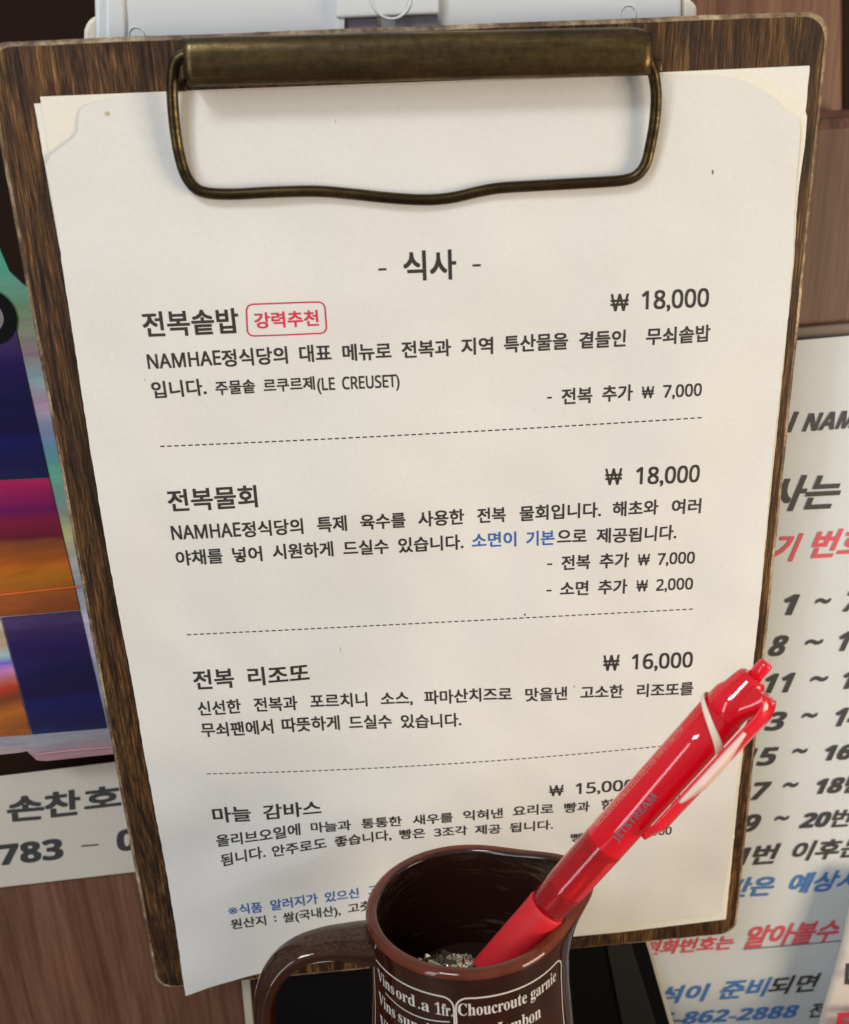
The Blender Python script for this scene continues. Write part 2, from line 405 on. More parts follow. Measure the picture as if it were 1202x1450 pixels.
# ================================================================== PAPER SHEETS
def gauss(u, v, cu, cv, su, sv, a, th=0.0):
    du, dv = u - cu, v - cv
    c, s = math.cos(th), math.sin(th); x = du * c + dv * s; y = -du * s + dv * c
    return a * math.exp(-(x / su) ** 2 - (y / sv) ** 2)
def front_h(u, v):       # millimetres in, millimetres out: lift of the front sheet above the board
    h = 0.42
    press = 1 - math.exp(-(max(0, v - 14) / 30.0) ** 2)     # flat under the clip
    h += press * (1.3 + gauss(u, v, 105, 230, 70, 45, 2.4, -0.15) + gauss(u, v, 60, 262, 34, 13, 1.3, -0.55) + gauss(u, v, 40, 150, 22, 70, 0.9, 0.1)
                  + gauss(u, v, 185, 160, 16, 60, 0.9, 0.06) + gauss(u, v, 115, 128, 60, 16, 0.7, -0.25) + gauss(u, v, 150, 62, 46, 9, 0.5, -0.12)
                  + gauss(u, v, 196, 60, 9, 12, 0.5, 0.4) - gauss(u, v, 80, 285, 60, 14, 0.5, -0.1)
                  + 2.3 * noise.noise(Vector((u * 0.020 + v * 0.006, v * 0.017, 5.0))) + 0.8 * noise.noise(Vector((u * 0.05, v * 0.045 - u * 0.012, 2.0)))
                  + 0.5 * max(0, 1 - abs((v - 268) + (u - 60) * 0.42) / 20.0) ** 1.5 * math.exp(-((u - 55) / 55.0) ** 2))
    h += gauss(u, v, 14, 24, 9, 14, 0.5) + gauss(u, v, 216, 26, 8, 12, 0.7)       # dog-eared corners spring up
    h += gauss(u, v, 4, 330, 14, 20, 2.0, 0.3)
    return max(h, 0.36)
def lerp_tab(tab, x):
    if x <= tab[0][0]: return tab[0][1]
    for (a, va), (b, vb) in zip(tab, tab[1:]):
        if x <= b: return va + (vb - va) * (x - a) / (b - a)
    return tab[-1][1]
def uv_of(px, py, d=0.0015):
    p = P(px, py, d); return (p.x * 1000, -p.z * 1000)
def sheet(name, left_px, right_px, top_px, bottom_px, hf, m, thick, nu=70, d=0.0006):
    """sheet bounded by left/right edge points (sorted by height) and top/bottom edge points, all on the board plane"""
    L = sorted([(uv_of(*p, d)[1], uv_of(*p, d)[0]) for p in left_px]); Rr = sorted([(uv_of(*p, d)[1], uv_of(*p, d)[0]) for p in right_px])
    Tt = sorted([uv_of(*p, d) for p in top_px]); Bb = sorted([uv_of(*p, d) for p in bottom_px])
    rows = [0, .002, .004, .007, .010, .014, .018, .023, .028, .034, .04, .047, .055, .065, .075, .085] + [0.1 + 0.9 * k / 130 for k in range(131)]
    vs = []; fs = []
    for r in rows:
        for k in range(nu + 1):
            g = k / nu
            # iterate: row height depends on u through top/bottom curves
            u = 110.0
            for _ in range(6):
                v = lerp_tab(Tt, u) * (1 - r) + lerp_tab(Bb, u) * r
                u = lerp_tab(L, v) * (1 - g) + lerp_tab(Rr, v) * g
            v = lerp_tab(Tt, u) * (1 - r) + lerp_tab(Bb, u) * r
            if g in (0.0, 1.0): u += (0.22 + 0.5 * max(0, 1 - v / 36) * (thick > 0.000105)) * noise.noise(Vector((v * 0.35, thick * 1e4, g * 9))) + 0.12 * noise.noise(Vector((v * 1.7, 3, g * 9)))
            vs.append((u / 1000, -hf(u, v) / 1000, -v / 1000))
    n = nu + 1
    for i in range(len(rows) - 1):
        for k in range(nu):
            fs.append((i * n + k, i * n + k + 1, (i + 1) * n + k + 1, (i + 1) * n + k))
    o = mesh(name, vs, fs, m)
    sd = o.modifiers.new('thickness', 'SOLIDIFY'); sd.thickness = thick; sd.offset = 0
    es = o.modifiers.new('crisp_edge', 'EDGE_SPLIT'); es.split_angle = math.radians(40)
    return o
sheet_grp = 'paper sheets held under the brass clip'
s3 = sheet('paper_sheet', [(48, 147), (66, 250), (266, 1360)], [(1147, 93), (1028, 1302)], [(48, 147), (300, 129), (600, 116), (900, 104), (1147, 93)], [(266, 1376), (530, 1352), (882, 1320), (1028, 1302)],
           lambda u, v: 0.10 + 0.05 * noise.noise(Vector((u * .02, v * .02, 1))), M['back_paper'], 0.0001, d=0.0003)
tag(s3, 'yellowed backmost sheet lying against the wooden board, its corner peeping out at top right', 'paper sheet', sheet_grp)
s2 = sheet('paper_sheet', [(56, 137), (82, 300), (262, 1380)], [(1070, 102), (1092, 114), (1118, 134), (1137, 150), (1144, 162), (1141, 200), (1130, 280), (1125, 370), (1097, 650), (1072, 900), (1026, 1297)], [(56, 137), (300, 127), (600, 116), (900, 107), (1141, 99)], [(262, 1388), (530, 1350), (882, 1315), (1026, 1298)],
           lambda u, v: 0.23 + 0.05 * noise.noise(Vector((u * .03, v * .02, 4))) , M['cream'], 0.0001, d=0.0007)
tag(s2, 'cream middle sheet showing at the top left corner behind the menu page', 'paper sheet', sheet_grp)
fl = [(236, 128), (190, 133), (150, 140), (126, 147), (113, 154), (111, 168), (110, 186), (104, 196), (92, 205), (80, 215), (72, 221), (66, 223), (65, 232), (78, 300), (95, 410), (130, 640), (175, 900), (222, 1160), (265, 1397)]
fr = [(945, 107), (985, 105.5), (1030, 108), (1060, 116), (1080, 128), (1097, 140), (1105, 152), (1108, 157), (1114, 161), (1120, 162), (1129, 163.5), (1131, 172), (1131, 190), (1125, 280), (1120, 370), (1092, 650), (1067, 900), (1042, 1110), (1019, 1288)]
front = sheet('menu_sheet', fl, fr, [(60, 136), (236, 131), (300, 129), (600, 118.5), (800, 110.5), (945, 106), (985, 104.5), (1150, 100)],
              [(265, 1397), (300, 1388), (350, 1378), (530, 1350), (700, 1330), (882, 1309), (1020, 1290)], front_h, M['paper'], 0.00011, 150)
tag(front, 'white printed menu page with four dishes and prices, front sheet under the clip', 'menu')

# ------------------------------------------------ print on the menu
def on_front(px, py):
    d = 0.002
    for _ in range(5):
        p = P(px, py, d); d = front_h(p.x * 1000, -p.z * 1000) / 1000
    return p.x * 1000, -p.z * 1000
def front_pt(u, v, lift=0.15):
    return Vector((u / 1000, -(front_h(u, v) + lift) / 1000, -v / 1000))

HB = {'top': 0.83, 'bot': -0.07}
# line: (colour, offset, [(text, x0, x1, ybottom_left, ybottom_right, height)]); height = ink height of a Hangul block or a digit, pixels of the photograph
K, RD, BL = 'ink', 'red_ink', 'blue_ink'
LINES = [
 [('-', 535.8, 547, 383.2, 382.6, 3), ('식사', 571, 645.8, 397.2, 394.5, 41), ('-', 669, 680.5, 377.5, 376.9, 3)],
 [('전복솥밥', 202, 338, 477, 471, 34.8)],
 [('강력추천', 360, 451, 465, 461, 22, RD)],
 [('₩', 864.3, 890, 441, 440, 24), ('18,000', 908.6, 1003.7, 438.3, 434.2, 26.3)],
 [('NAMHAE', 208.6, 312.5, 522.5, 516.4, 21), ('정식당의', 314, 407, 519.5, 514.2, 24), ('대표', 424, 469, 513, 511, 24), ('메뉴로', 485, 554, 511, 508, 23.5), ('전복과', 568.7, 638.4, 507, 503.5, 23.5),
  ('지역', 653, 698, 502.6, 500.5, 23.5), ('특산물을', 713.5, 804, 499.5, 494.2, 23.5), ('곁들인', 820, 886, 493.6, 490.2, 23.5), ('무쇠솥밥', 914.8, 1005.6, 488.4, 483, 23.5)],
 [('입니다.', 214.8, 291.6, 564, 559.2, 23.5), ('주물솥', 305, 361, 559.5, 556, 19.5), ('르쿠르제', 373, 445.4, 555.5, 551.5, 19), ('(LE', 449, 474, 553, 552, 18), ('CREUSET)', 484.5, 565.5, 551.5, 547.5, 18)],
 [('-', 774.6, 781.2, 564.4, 564, 2.4), ('전복', 795, 838.6, 572.6, 570, 22.3), ('추가', 852.6, 895.8, 568.8, 566.6, 22.3), ('₩', 908.6, 925.8, 564.5, 563.6, 17), ('7,000', 938.6, 993.5, 563, 560, 17.8)],
 [('전복물회', 237.5, 364, 724.3, 717.4, 30.5)],
 [('₩', 856.8, 880.6, 687, 686, 23), ('18,000', 900.5, 990.6, 685.6, 682, 24.4)],
 [('NAMHAE', 242.7, 340.5, 764.8, 759.3, 20.3), ('정식당의', 342.5, 429, 761, 755.4, 21.8), ('특제', 448.9, 490.8, 754, 751, 21.8), ('육수를', 510, 574, 749.8, 746.4, 21.3), ('사용한', 592, 657, 745.4, 741.6, 21.3),
  ('전복', 675.8, 716, 740.6, 738.6, 21), ('물회입니다.', 735.6, 850.9, 737.8, 731.8, 21), ('해초와', 867.3, 932, 730.8, 727.6, 20.6), ('여러', 951, 992.5, 727.6, 726, 20.5)],
 [('야채를', 249, 315, 801.4, 797, 21), ('넣어', 329.4, 371, 796.2, 793.8, 21), ('시원하게', 386, 471.6, 792, 787, 21), ('드실수', 486, 550, 786.6, 783.4, 20.8), ('있습니다.', 564, 656, 782.6, 777, 20.8),
  ('소면이', 668, 731, 776, 773, 20.5, BL), ('기본', 745, 785, 772.6, 771, 20.5, BL), ('으로', 788.7, 830.6, 770.2, 768.6, 20.5), ('제공됩니다.', 844.6, 958, 768, 763, 20.3)],
 [('-', 774.7, 781.7, 800, 799.7, 2.3), ('전복', 795, 835.8, 807.2, 805, 20.3), ('추가', 848.8, 890.7, 804.4, 802.2, 20.3), ('₩', 903, 919.7, 801, 800, 16), ('7,000', 931, 983.6, 800, 797.6, 16.6)],
 [('-', 773.7, 780.6, 837.4, 837, 2.3), ('소면', 793, 833, 843.6, 842, 20), ('추가', 847, 888, 841.4, 839.6, 20), ('₩', 901, 917, 837.8, 837, 16), ('2,000', 929, 981, 836.6, 834.4, 16.4)],
 [('전복', 273.6, 331, 976, 972.6, 27), ('리조또', 351, 437.7, 970.6, 964.2, 25.6)],
 [('₩', 854, 877, 950, 949, 22), ('16,000', 894.5, 980.8, 948, 944.2, 21.8)],
 [('신선한', 280, 341, 1013, 1009, 20), ('전복과', 359.6, 421, 1007.6, 1004.6, 20), ('포르치니', 439, 520, 1002.6, 999.4, 19.5), ('소스,', 538.9, 584, 998.8, 997.2, 19), ('파마산치즈로', 600.5, 724.7, 996.6, 991.8, 19),
  ('맛을낸', 743.7, 803, 992.8, 990.6, 18.6), ('고소한', 821.8, 882.5, 989.8, 987.6, 18.5), ('리조또를', 901.8, 981.5, 986.8, 983, 18.3)],
 [('무쇠팬에서', 284.7, 386.5, 1043.4, 1037.8, 20), ('따뜻하게', 399, 480.7, 1036.6, 1032.6, 20), ('드실수', 494, 554.7, 1032.6, 1030.6, 19.4), ('있습니다.', 567.6, 653, 1030.4, 1027.6, 19)],
 [('마늘', 301, 355, 1165, 1162, 21.5), ('감바스', 372.6, 454.5, 1160.6, 1153, 20.5)],
 [('₩', 777.5, 798, 1127.4, 1126, 15), ('15,000', 814.8, 898, 1124.2, 1118.6, 15.4)],
 [('올리브오일에', 306, 425, 1199, 1181.5, 16.4), ('마늘과', 440, 497, 1178.4, 1174.6, 14.2), ('통통한', 511.7, 569, 1173.2, 1169, 14), ('새우를', 584.5, 641, 1167.4, 1163.4, 13.6), ('익혀낸', 655.8, 712, 1161.6, 1157.4, 14),
  ('요리로', 726, 783.8, 1155.6, 1151.6, 14), ('빵과', 798.7, 835, 1150.8, 1148, 14), ('함께', 851, 889, 1146.6, 1143.4, 14), ('제공', 929, 965, 1141, 1138, 13.6)],
 [('됨니다.', 312.6, 375.5, 1227, 1213.5, 17), ('안주로도', 385, 462, 1213, 1200.5, 15.4), ('좋습니다,', 473.8, 554, 1199, 1189, 14.6), ('빵은', 565.5, 602, 1188, 1185.6, 13.6), ('3조각', 614.5, 661.5, 1185, 1181.8, 13.2),
  ('제공', 672.6, 709, 1181, 1179.4, 13), ('됩니다.', 721.6, 783, 1178.4, 1173.6, 13)],
 [('빵추가', 808, 869, 1192, 1188, 12), ('₩', 884, 898, 1185.4, 1184.6, 11), ('2,000', 908, 951, 1183.6, 1180.8, 11)],
 [('※', 323, 336.5, 1295, 1293.6, 10, BL), ('식품', 338.5, 371, 1294.6, 1291, 14.6, BL), ('알러지가', 382.7, 449.8, 1289.4, 1279, 15, BL), ('있으신', 460, 508, 1277.4, 1270.4, 14, BL), ('고객님은', 521, 585, 1267.6, 1258, 13.4, BL)],
 [('원산지', 326.8, 376.4, 1315.6, 1309.4, 14), (':', 388, 391, 1305, 1304.6, 8.5), ('쌀(국내산),', 400.8, 482, 1306.4, 1295.4, 14), ('고춧가루', 492.5, 560, 1293, 1283, 13.4)],
]
def off_for(t, h):
    if t == '※': return 0.003
    if t == '₩': return 0.012
    return 0.0205 if is_hangul(t) else 0.0185
lab_lines = [[('손', 9.5, 61.7, 1164, 1159.5, 35), ('찬', 63, 113, 1158.5, 1153, 35), ('호', 118.6, 171, 1149, 1143, 32)],
             [('783', -4, 88.5, 1226, 1216, 29), ('–', 115, 139, 1199, 1197, 1.8), ('0', 165, 193, 1206, 1203, 30)]]
PKK, PR, PBL = 'poster_ink', 'poster_red', 'poster_blue'
PL = [
 [('이', 1092, 1126, 613, 611, 27), ('NAMHAE', 1141, 1274, 611, 601, 25)],
 [('식사는', 1040, 1191, 726, 718.5, 47)],
 [('대기', 1060, 1130, 795.5, 793.5, 37, PR), ('번호', 1151, 1232, 790, 785, 38, PR)],
 [('1', 1108, 1127, 871, 870.5, 28.5), ('~', 1155, 1176, 855.5, 854.5, 8), ('7', 1196, 1216, 866, 865, 28)],
 [('8', 1092, 1114, 929, 928, 28), ('~', 1141, 1165, 914, 912.5, 8), ('10', 1186, 1230, 922, 920, 27)],
 [('11', 1082, 1121, 982, 980, 27), ('~', 1148, 1172, 966, 964.5, 8), ('12', 1192, 1236, 976, 973, 26)],
 [('13', 1062, 1112, 1036, 1033.5, 25.5), ('~', 1136, 1157, 1017.5, 1016.2, 7.5), ('14', 1181, 1226, 1029, 1026, 25.5)],
 [('15', 1050, 1100, 1086, 1083, 25), ('~', 1123, 1143, 1067.8, 1066.5, 7.5), ('16번', 1167, 1240, 1078.6, 1074, 25)],
 [('17', 1042, 1088, 1134.6, 1131.6, 24.5), ('~', 1110, 1130, 1116, 1114.5, 7.5), ('18번', 1155, 1225, 1126, 1121, 25)],
 [('19', 1030, 1076, 1180, 1177, 24), ('~', 1097.7, 1117, 1163, 1161.5, 7), ('20번', 1136, 1206, 1174, 1169.5, 24.5)],
 [('21', 1015, 1059, 1227, 1224.5, 24), ('번', 1067, 1101, 1224.5, 1222, 27), ('이후는', 1122.5, 1226, 1219, 1212, 26)],
 [('시간은', 996, 1097, 1273, 1267, 26, PBL), ('예상시간', 1118.5, 1256, 1265, 1255, 27, PBL)],
 [('전화번호는', 912, 1039.7, 1353, 1343.5, 19, PR), ('알아볼수', 1057, 1189, 1342, 1331, 29, PR)],
 [('좌석이', 898, 1001.5, 1423.5, 1416.5, 23, PBL), ('준비', 1020.7, 1088, 1415, 1409.5, 25, PBL), ('되면', 1090.6, 1158, 1408.5, 1402.5, 24)],
 [('055-862-2888', 890, 1130, 1455, 1440, 17, PBL), ('전화', 1147, 1190, 1441, 1437, 20)],
]
JT = [  # text, start s, width, baseline z, em size
    ('Vins', -0.0318, 0.0076, -0.0106, 0.0049), ('ord', -0.0234, 0.0062, -0.0106, 0.0049), ('.a', -0.0164, 0.0032, -0.0106, 0.0049), ('1fr.', -0.0116, 0.0044, -0.0106, 0.0049),
    ('Vins', -0.0318, 0.0076, -0.0174, 0.0049), ('sup', -0.0230, 0.0064, -0.0174, 0.0049), ('1fr.50', -0.0145, 0.0070, -0.0174, 0.0049),
    ('Choucroute garnie', -0.0058, 0.0290, -0.0101, 0.0049), ('Jambon', 0.0035, 0.0130, -0.0166, 0.0052), ('Lorraine.', 0.0040, 0.0165, -0.0232, 0.0052), ('Vins vieux', -0.0315, 0.0215, -0.0243, 0.0052),
]
glyphs({(w_[0], 'sans') for L in LINES for w_ in L} | {(w_[0], 'sansb') for L in lab_lines + PL for w_ in L} | {(t[0], 'serif') for t in JT}
       | {('JETSTREAM', 'sansb'), ('MITSUBISHI PENCIL CO.,LTD.(1.50)', 'sans'), ('UNI 0.7 INK:F150', 'sans')})
def lay_word(t, face, off, conv, place, x0, x1, yb0, yb1, h, ital=0.0):
    vs, fs = _cache[(t, face)]
    xs = [v.x for v in vs]; ys = [v.y for v in vs]; a, b = min(xs) - off, max(xs) + off
    if is_hangul(t): lo, hi = -0.075, 0.835
    elif t in ('-', '※', ':', '~', '–'): lo, hi = min(ys) - off, max(ys) + off
    else: lo, hi = -off, 0.715 + off
    u0, _ = conv(x0, yb0 - h / 2); u1, _ = conv(x1, yb1 - h / 2)
    _, v0 = conv(x0, yb0); _, v1 = conv(x1, yb1)
    _, v0t = conv(x0, yb0 - h); _, v1t = conv(x1, yb1 - h)
    def lay(x, y, lift):
        g = (x - a) / (b - a); k = (y - lo) / (hi - lo)
        vb = v0 + (v1 - v0) * g; vt = v0t + (v1t - v0t) * g
        return place(u0 + (u1 - u0) * g + ital * (y - (lo + hi) / 2) / (hi - lo) * abs(vb - vt), vb + (vt - vb) * k) + Vector((0, -lift, 0))
    return bold((t, face, off), lay)
def print_line(name, words, face, offf, conv, place, parent, default, ital=0.0):
    groups = {}
    for w_ in words:
        groups.setdefault(w_[6] if len(w_) > 6 else default, []).append(w_)
    for mk, ws in groups.items():
        V, Fc = [], []
        for w_ in ws:
            o_, f_ = lay_word(w_[0], face, offf(w_[0], w_[5]), conv, place, *w_[1:6], ital)
            n0 = len(V); V += o_; Fc += [tuple(i + n0 for i in f) for f in f_]
        mesh(name, V, Fc, M[mk], parent, smooth=False)
for L in LINES: print_line('printed_line', L, 'sans', off_for, on_front, front_pt, front, K)
def dash_row(pts, n):
    """dashed rule through three photograph points"""
    (ax_, ay), (bx, by), (cx, cy) = pts; V, Fc = [], []
    sm = (bx - ax_) / (cx - ax_); kq = (by - (ay + (cy - ay) * sm)) / (sm * (1 - sm))
    for i in range(n):
        q = []
        for t in (i / n, (i + 0.63) / n): q.append(on_front(ax_ + (cx - ax_) * t, ay + (cy - ay) * t + kq * t * (1 - t)))
        w2 = 0.19
        n0 = len(V)
        V += [front_pt(q[0][0], q[0][1] + w2), front_pt(q[1][0], q[1][1] + w2), front_pt(q[1][0], q[1][1] - w2), front_pt(q[0][0], q[0][1] - w2)]
        Fc.append((n0, n0 + 1, n0 + 2, n0 + 3))
    mesh('dashed_rule', V, Fc, M[K], front, smooth=False)
dash_row([(227, 632), (600, 614.5), (997, 591)], 78)
dash_row([(264.7, 898.6), (640, 880), (984.4, 861.9)], 78)
dash_row([(293, 1095.4), (640, 1081), (975, 1052)], 78)
# rounded red frame round the recommendation
def badge():
    cs = [on_front(*p) for p in ((347.5, 430), (460.5, 426.2), (464, 472.5), (349.5, 477))]
    def bil(a, b): return tuple((cs[0][i] * (1 - a) + cs[1][i] * a) * (1 - b) + (cs[3][i] * (1 - a) + cs[2][i] * a) * b for i in (0, 1))
    rr = rounded_rect(0, 1, 0, 1, 0.0, 1)
    W_, H_ = 22.6, 10.0; r = 2.1; th = 0.44
    o1 = [(x / W_, 1 - y / H_) for x, y in rounded_rect(0, W_, 0, H_, r, 6)]; o2 = [(x / W_, 1 - y / H_) for x, y in rounded_rect(th, W_ - th, th, H_ - th, r - th, 6)]
    def dens(o):
        r_ = []
        for i in range(len(o)):
            p, q = Vector(o[i]), Vector(o[(i + 1) % len(o)]); k = 24 if (i % 7) == 6 else 1
            r_ += [tuple(p.lerp(q, j / k)) for j in range(k)]
        return r_
    o1, o2 = dens(o1), dens(o2); n = len(o1); V = []
    for o in (o1, o2):
        for a, b in o: V.append(front_pt(*bil(a, b)))
    mesh('badge_frame', V, [(i, (i + 1) % n, n + (i + 1) % n, n + i) for i in range(n)], M[RD], front, smooth=False)
badge()
def speck(px, py, du, dv, m):
    u, v = on_front(px, py); V = []
    for k in range(10):
        a = 2 * math.pi * k / 10; rr = 1 + 0.3 * random.uniform(-1, 1)
        V.append(front_pt(u + du * rr * math.cos(a) * 0.75, v + dv * rr * math.sin(a) * 0.75, 0.13))
    mesh('stain', V, [tuple(range(10))], m, front, smooth=False)
stain_m = mat('tea_stain', (0.52, 0.44, 0.27), 0.8); dark_m = mat('dark_speck', (0.18, 0.13, 0.09), 0.8)
speck(152, 161, 1.0, 0.9, stain_m); speck(1009, 244, 0.45, 0.75, dark_m); pass
speck(482, 920, 0.14, 1.6, stain_m); speck(475, 172, 0.14, 0.9, stain_m); speck(743, 870, 0.5, 0.5, dark_m); speck(813, 972, 0.6, 0.5, stain_m); speck(205, 538, 0.2, 0.2, dark_m)

# ================================================================== MUG
RIM_D = 0.300
mug_c = PD(661, 1285, RIM_D)
mug = empty('milk_jug', mug_c); tag(mug, 'glossy brown ceramic pouring jug with white lettering and looped handle, holding the pen', 'jug')
mug_rot = Matrix.Rotation(math.radians(-6.5), 4, 'X') @ Matrix.Rotation(math.radians(0), 4, 'Y')
mug.rotation_euler = mug_rot.to_euler()
MSC = 1.14; mug.scale = (MSC, MSC, MSC)
MUGM = Matrix.Translation(mug_c) @ mug_rot @ Matrix.Scale(MSC, 4)
SP = math.radians(10)        # direction of the spout
def adiff(a, b): return (a - b + math.pi) % (2 * math.pi) - math.pi
def rim_r(th):
    d = adiff(th, SP); return 0.0262 + 0.0082 * math.exp(-(d / 0.46) ** 2)
def rim_z(th):
    d = adiff(th, SP); return 0.0026 * math.exp(-(d / 0.6) ** 2)
CTZ = -0.386; HJ = (CTZ + 0.0008 - mug_c.z) / MSC      # counter height and, from it, the jug's foot
print('jug height', HJ)
BODY = [(0.0, 1.0, 0.0262), (-0.005, 0.45, 0.0259), (-0.011, 0.10, 0.0259), (-0.020, 0.0, 0.0262), (-0.034, 0.0, 0.0272), (-0.052, 0.0, 0.0282), (HJ + 0.020, 0.0, 0.0276), (HJ + 0.004, 0.0, 0.0262), (HJ, 0.0, 0.0245)]
def body_at(z):
    """(radius, spout weight) of the outside wall at height z"""
    for (z0, w0, r0), (z1, w1, r1) in zip(BODY, BODY[1:]):
        if z >= z1:
            t = (z - z0) / (z1 - z0); t = max(0, min(1, t)); t2 = t
            return r0 + (r1 - r0) * t2, w0 + (w1 - w0) * t2
    return BODY[-1][2], 0
def outer(th, z):
    r, wgt = body_at(z); return r + (rim_r(th) - 0.0262) * wgt
def mug_body():
    nth = 120; prof = []
    zs = [HJ * k / 60 for k in range(61)]
    WT = 0.0034
    vs = []; fs = []
    rows = []
    # outside from bottom up, rounded lip, inside down
    for z in reversed(zs):
        rows.append([((outer(2 * math.pi * k / nth, z)), z + rim_z(2 * math.pi * k / nth) * body_at(z)[1]) for k in range(nth)])
    nl = 10
    for j in range(1, nl):
        a = math.pi * j / nl
        rows.append([(rim_r(2 * math.pi * k / nth) - WT / 2 + WT / 2 * math.cos(a), rim_z(2 * math.pi * k / nth) + WT * 0.5 * math.sin(a)) for k in range(nth)])
    iz = [z for z in zs if z > HJ + 0.005]
    n_out = len(rows) - 4
    for z in iz:
        rows.append([((outer(2 * math.pi * k / nth, z) - WT), z + rim_z(2 * math.pi * k / nth) * body_at(z)[1]) for k in range(nth)])
    for row in rows:
        for k, (r, z) in enumerate(row):
            th = 2 * math.pi * k / nth; vs.append((r * math.cos(th), r * math.sin(th), z))
    for i in range(len(rows) - 1):
        for k in range(nth):
            k2 = (k + 1) % nth; fs.append((i * nth + k, i * nth + k2, (i + 1) * nth + k2, (i + 1) * nth + k))
    fs.append(tuple(range(nth - 1, -1, -1))); fs.append(tuple((len(rows) - 1) * nth + k for k in range(nth)))
    o = mesh('jug_body', vs, fs, M['ceramic'], mug)
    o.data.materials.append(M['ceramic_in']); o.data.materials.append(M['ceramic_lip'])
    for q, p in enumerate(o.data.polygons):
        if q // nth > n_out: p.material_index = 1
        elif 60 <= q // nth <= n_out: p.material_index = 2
    return o
mug_body()
def handle():
    HD = math.radians(186)
    ex = Vector((math.cos(HD), math.sin(HD), 0)); side = Vector((-math.sin(HD), math.cos(HD), 0))
    pts = [(0.0235, -0.0085), (0.030, -0.0070), (0.038, -0.0060), (0.0455, -0.0072), (0.0515, -0.0115), (0.0550, -0.0185), (0.0558, -0.027), (0.0540, -0.036), (0.0495, -0.045), (0.0425, -0.0525), (0.034, -0.0575), (0.026, -0.060)]
    path = spline([ex * (0.0262 + (a - 0.0262) * 0.93) + Vector((0, 0, 1)) * (b + 0.0022) for a, b in pts], 6)
    tube('handle', path, lambda f: 0.0028 + 0.0018 * math.exp(-(f / 0.12) ** 2) , M['ceramic'], mug, 24, up=tuple(side), rad2=lambda f: 0.0048 + 0.0024 * math.exp(-(f / 0.16) ** 2))
handle()
# jug lettering, fired on as white enamel just proud of the glaze
def jug_pt(s, z, lift=0.00012):
    """s: distance round the wall (metres, 0 = facing the camera), z: height below the rim"""
    th = math.radians(-90) + s / 0.0272
    r = outer(th, z) + lift
    zz = z + rim_z(th) * body_at(z)[1]
    return Vector((r * math.cos(th), r * math.sin(th), zz))
for t, s0, wd, z0, em in JT:
    vs, fs = _cache[(t, 'serif')]; a = min(v.x for v in vs); b = max(v.x for v in vs)
    mesh('lettering', [jug_pt(s0 + wd * (v.x - a) / (b - a), z0 + em * v.y) for v in vs], fs, M['enamel'], mug, smooth=False)
def jug_line(name, pts, wd=0.00042):
    V = []; Fc = []
    for i, p in enumerate(pts):
        q = pts[min(i + 1, len(pts) - 1)]; r = pts[max(i - 1, 0)]
        t = Vector((q[0] - r[0], q[1] - r[1])).normalized(); n = Vector((-t.y, t.x)) * wd / 2
        V += [jug_pt(p[0] + n.x, p[1] + n.y), jug_pt(p[0] - n.x, p[1] - n.y)]
    for i in range(len(pts) - 1): Fc.append((2 * i, 2 * i + 1, 2 * i + 3, 2 * i + 2))
    mesh(name, V, Fc, M['enamel'], mug, smooth=False)
def frame_pts(s0, s1, z0, z1, r=0.003):
    pp = rounded_rect(s0, s1, z0, z1, r, 6); out = []
    for i in range(len(pp) + 1):
        a = Vector(pp[i % len(pp)]); b = Vector(pp[(i + 1) % len(pp)]); k = max(1, int((b - a).length / 0.001))
        for j in range(k): out.append(tuple(a.lerp(b, j / k)))
    return out
jug_line('lettering_frame', frame_pts(-0.0345, -0.0068, -0.045, -0.0052))
jug_line('lettering_frame', frame_pts(-0.0063, 0.0262, -0.045, -0.0052))
jug_line('lettering_rule', [(-0.028 + 0.0200 * k / 30, -0.0122 - 0.0008 * math.sin(k / 30 * math.pi)) for k in range(31)], 0.0003)

# ================================================================== CRUMPLED FOIL in the jug
def foil():
    m = mat('silver_glitter', (0.40, 0.36, 0.27), 0.16, 1.0); nt, ns, ls, b = nodes(m)
    c = coords(ns, ls, (1, 1, 1)); vo = ns.new('ShaderNodeTexVoronoi'); vo.inputs['Scale'].default_value = 420; ls.new(c.outputs[0], vo.inputs[0])
    r = ramp(ns, [(0.0, (0.008, 0.007, 0.006)), (0.42, (0.05, 0.045, 0.035)), (0.62, (0.22, 0.20, 0.15)), (0.85, (0.75, 0.70, 0.58))]); ls.new(vo.outputs['Color'], r.inputs[0]); ls.new(r.outputs[0], b.inputs['Base Color'])
    bm = bmesh.new(); bmesh.ops.create_icosphere(bm, subdivisions=6, radius=0.0115)
    for v in bm.verts:
        p = v.co * 230
        n = abs(noise.noise(p)) * 0.9 + abs(noise.noise(p * 2.1)) * 0.8 + abs(noise.noise(p * 4.3)) * 0.35
        v.co = v.co * (0.84 + 0.26 * n); v.co.z *= 0.62; v.co.x *= 1.25
    o = bmobj('foil_ball', bm, m, None, smooth=False); return o
fb = foil(); fb.location = MUGM @ Vector((-0.0065, -0.0105, -0.0155)); tag(fb, 'crumpled silver foil scrap lying inside the brown jug beside the red pen', 'foil')
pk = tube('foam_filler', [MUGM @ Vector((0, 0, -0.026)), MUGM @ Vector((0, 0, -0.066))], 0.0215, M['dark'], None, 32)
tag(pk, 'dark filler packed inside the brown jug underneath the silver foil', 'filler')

# ================================================================== PEN
pen_lo = PD(690, 1378, 0.2950); pen_hi = PD(1079, 946, 0.2650)
ax = (pen_hi - pen_lo).normalized(); LEN = (pen_hi - pen_lo).length
cc = CAM - (pen_lo + pen_hi) / 2; cc = (cc - ax * cc.dot(ax)).normalized()
sd = ax.cross(cc).normalized()
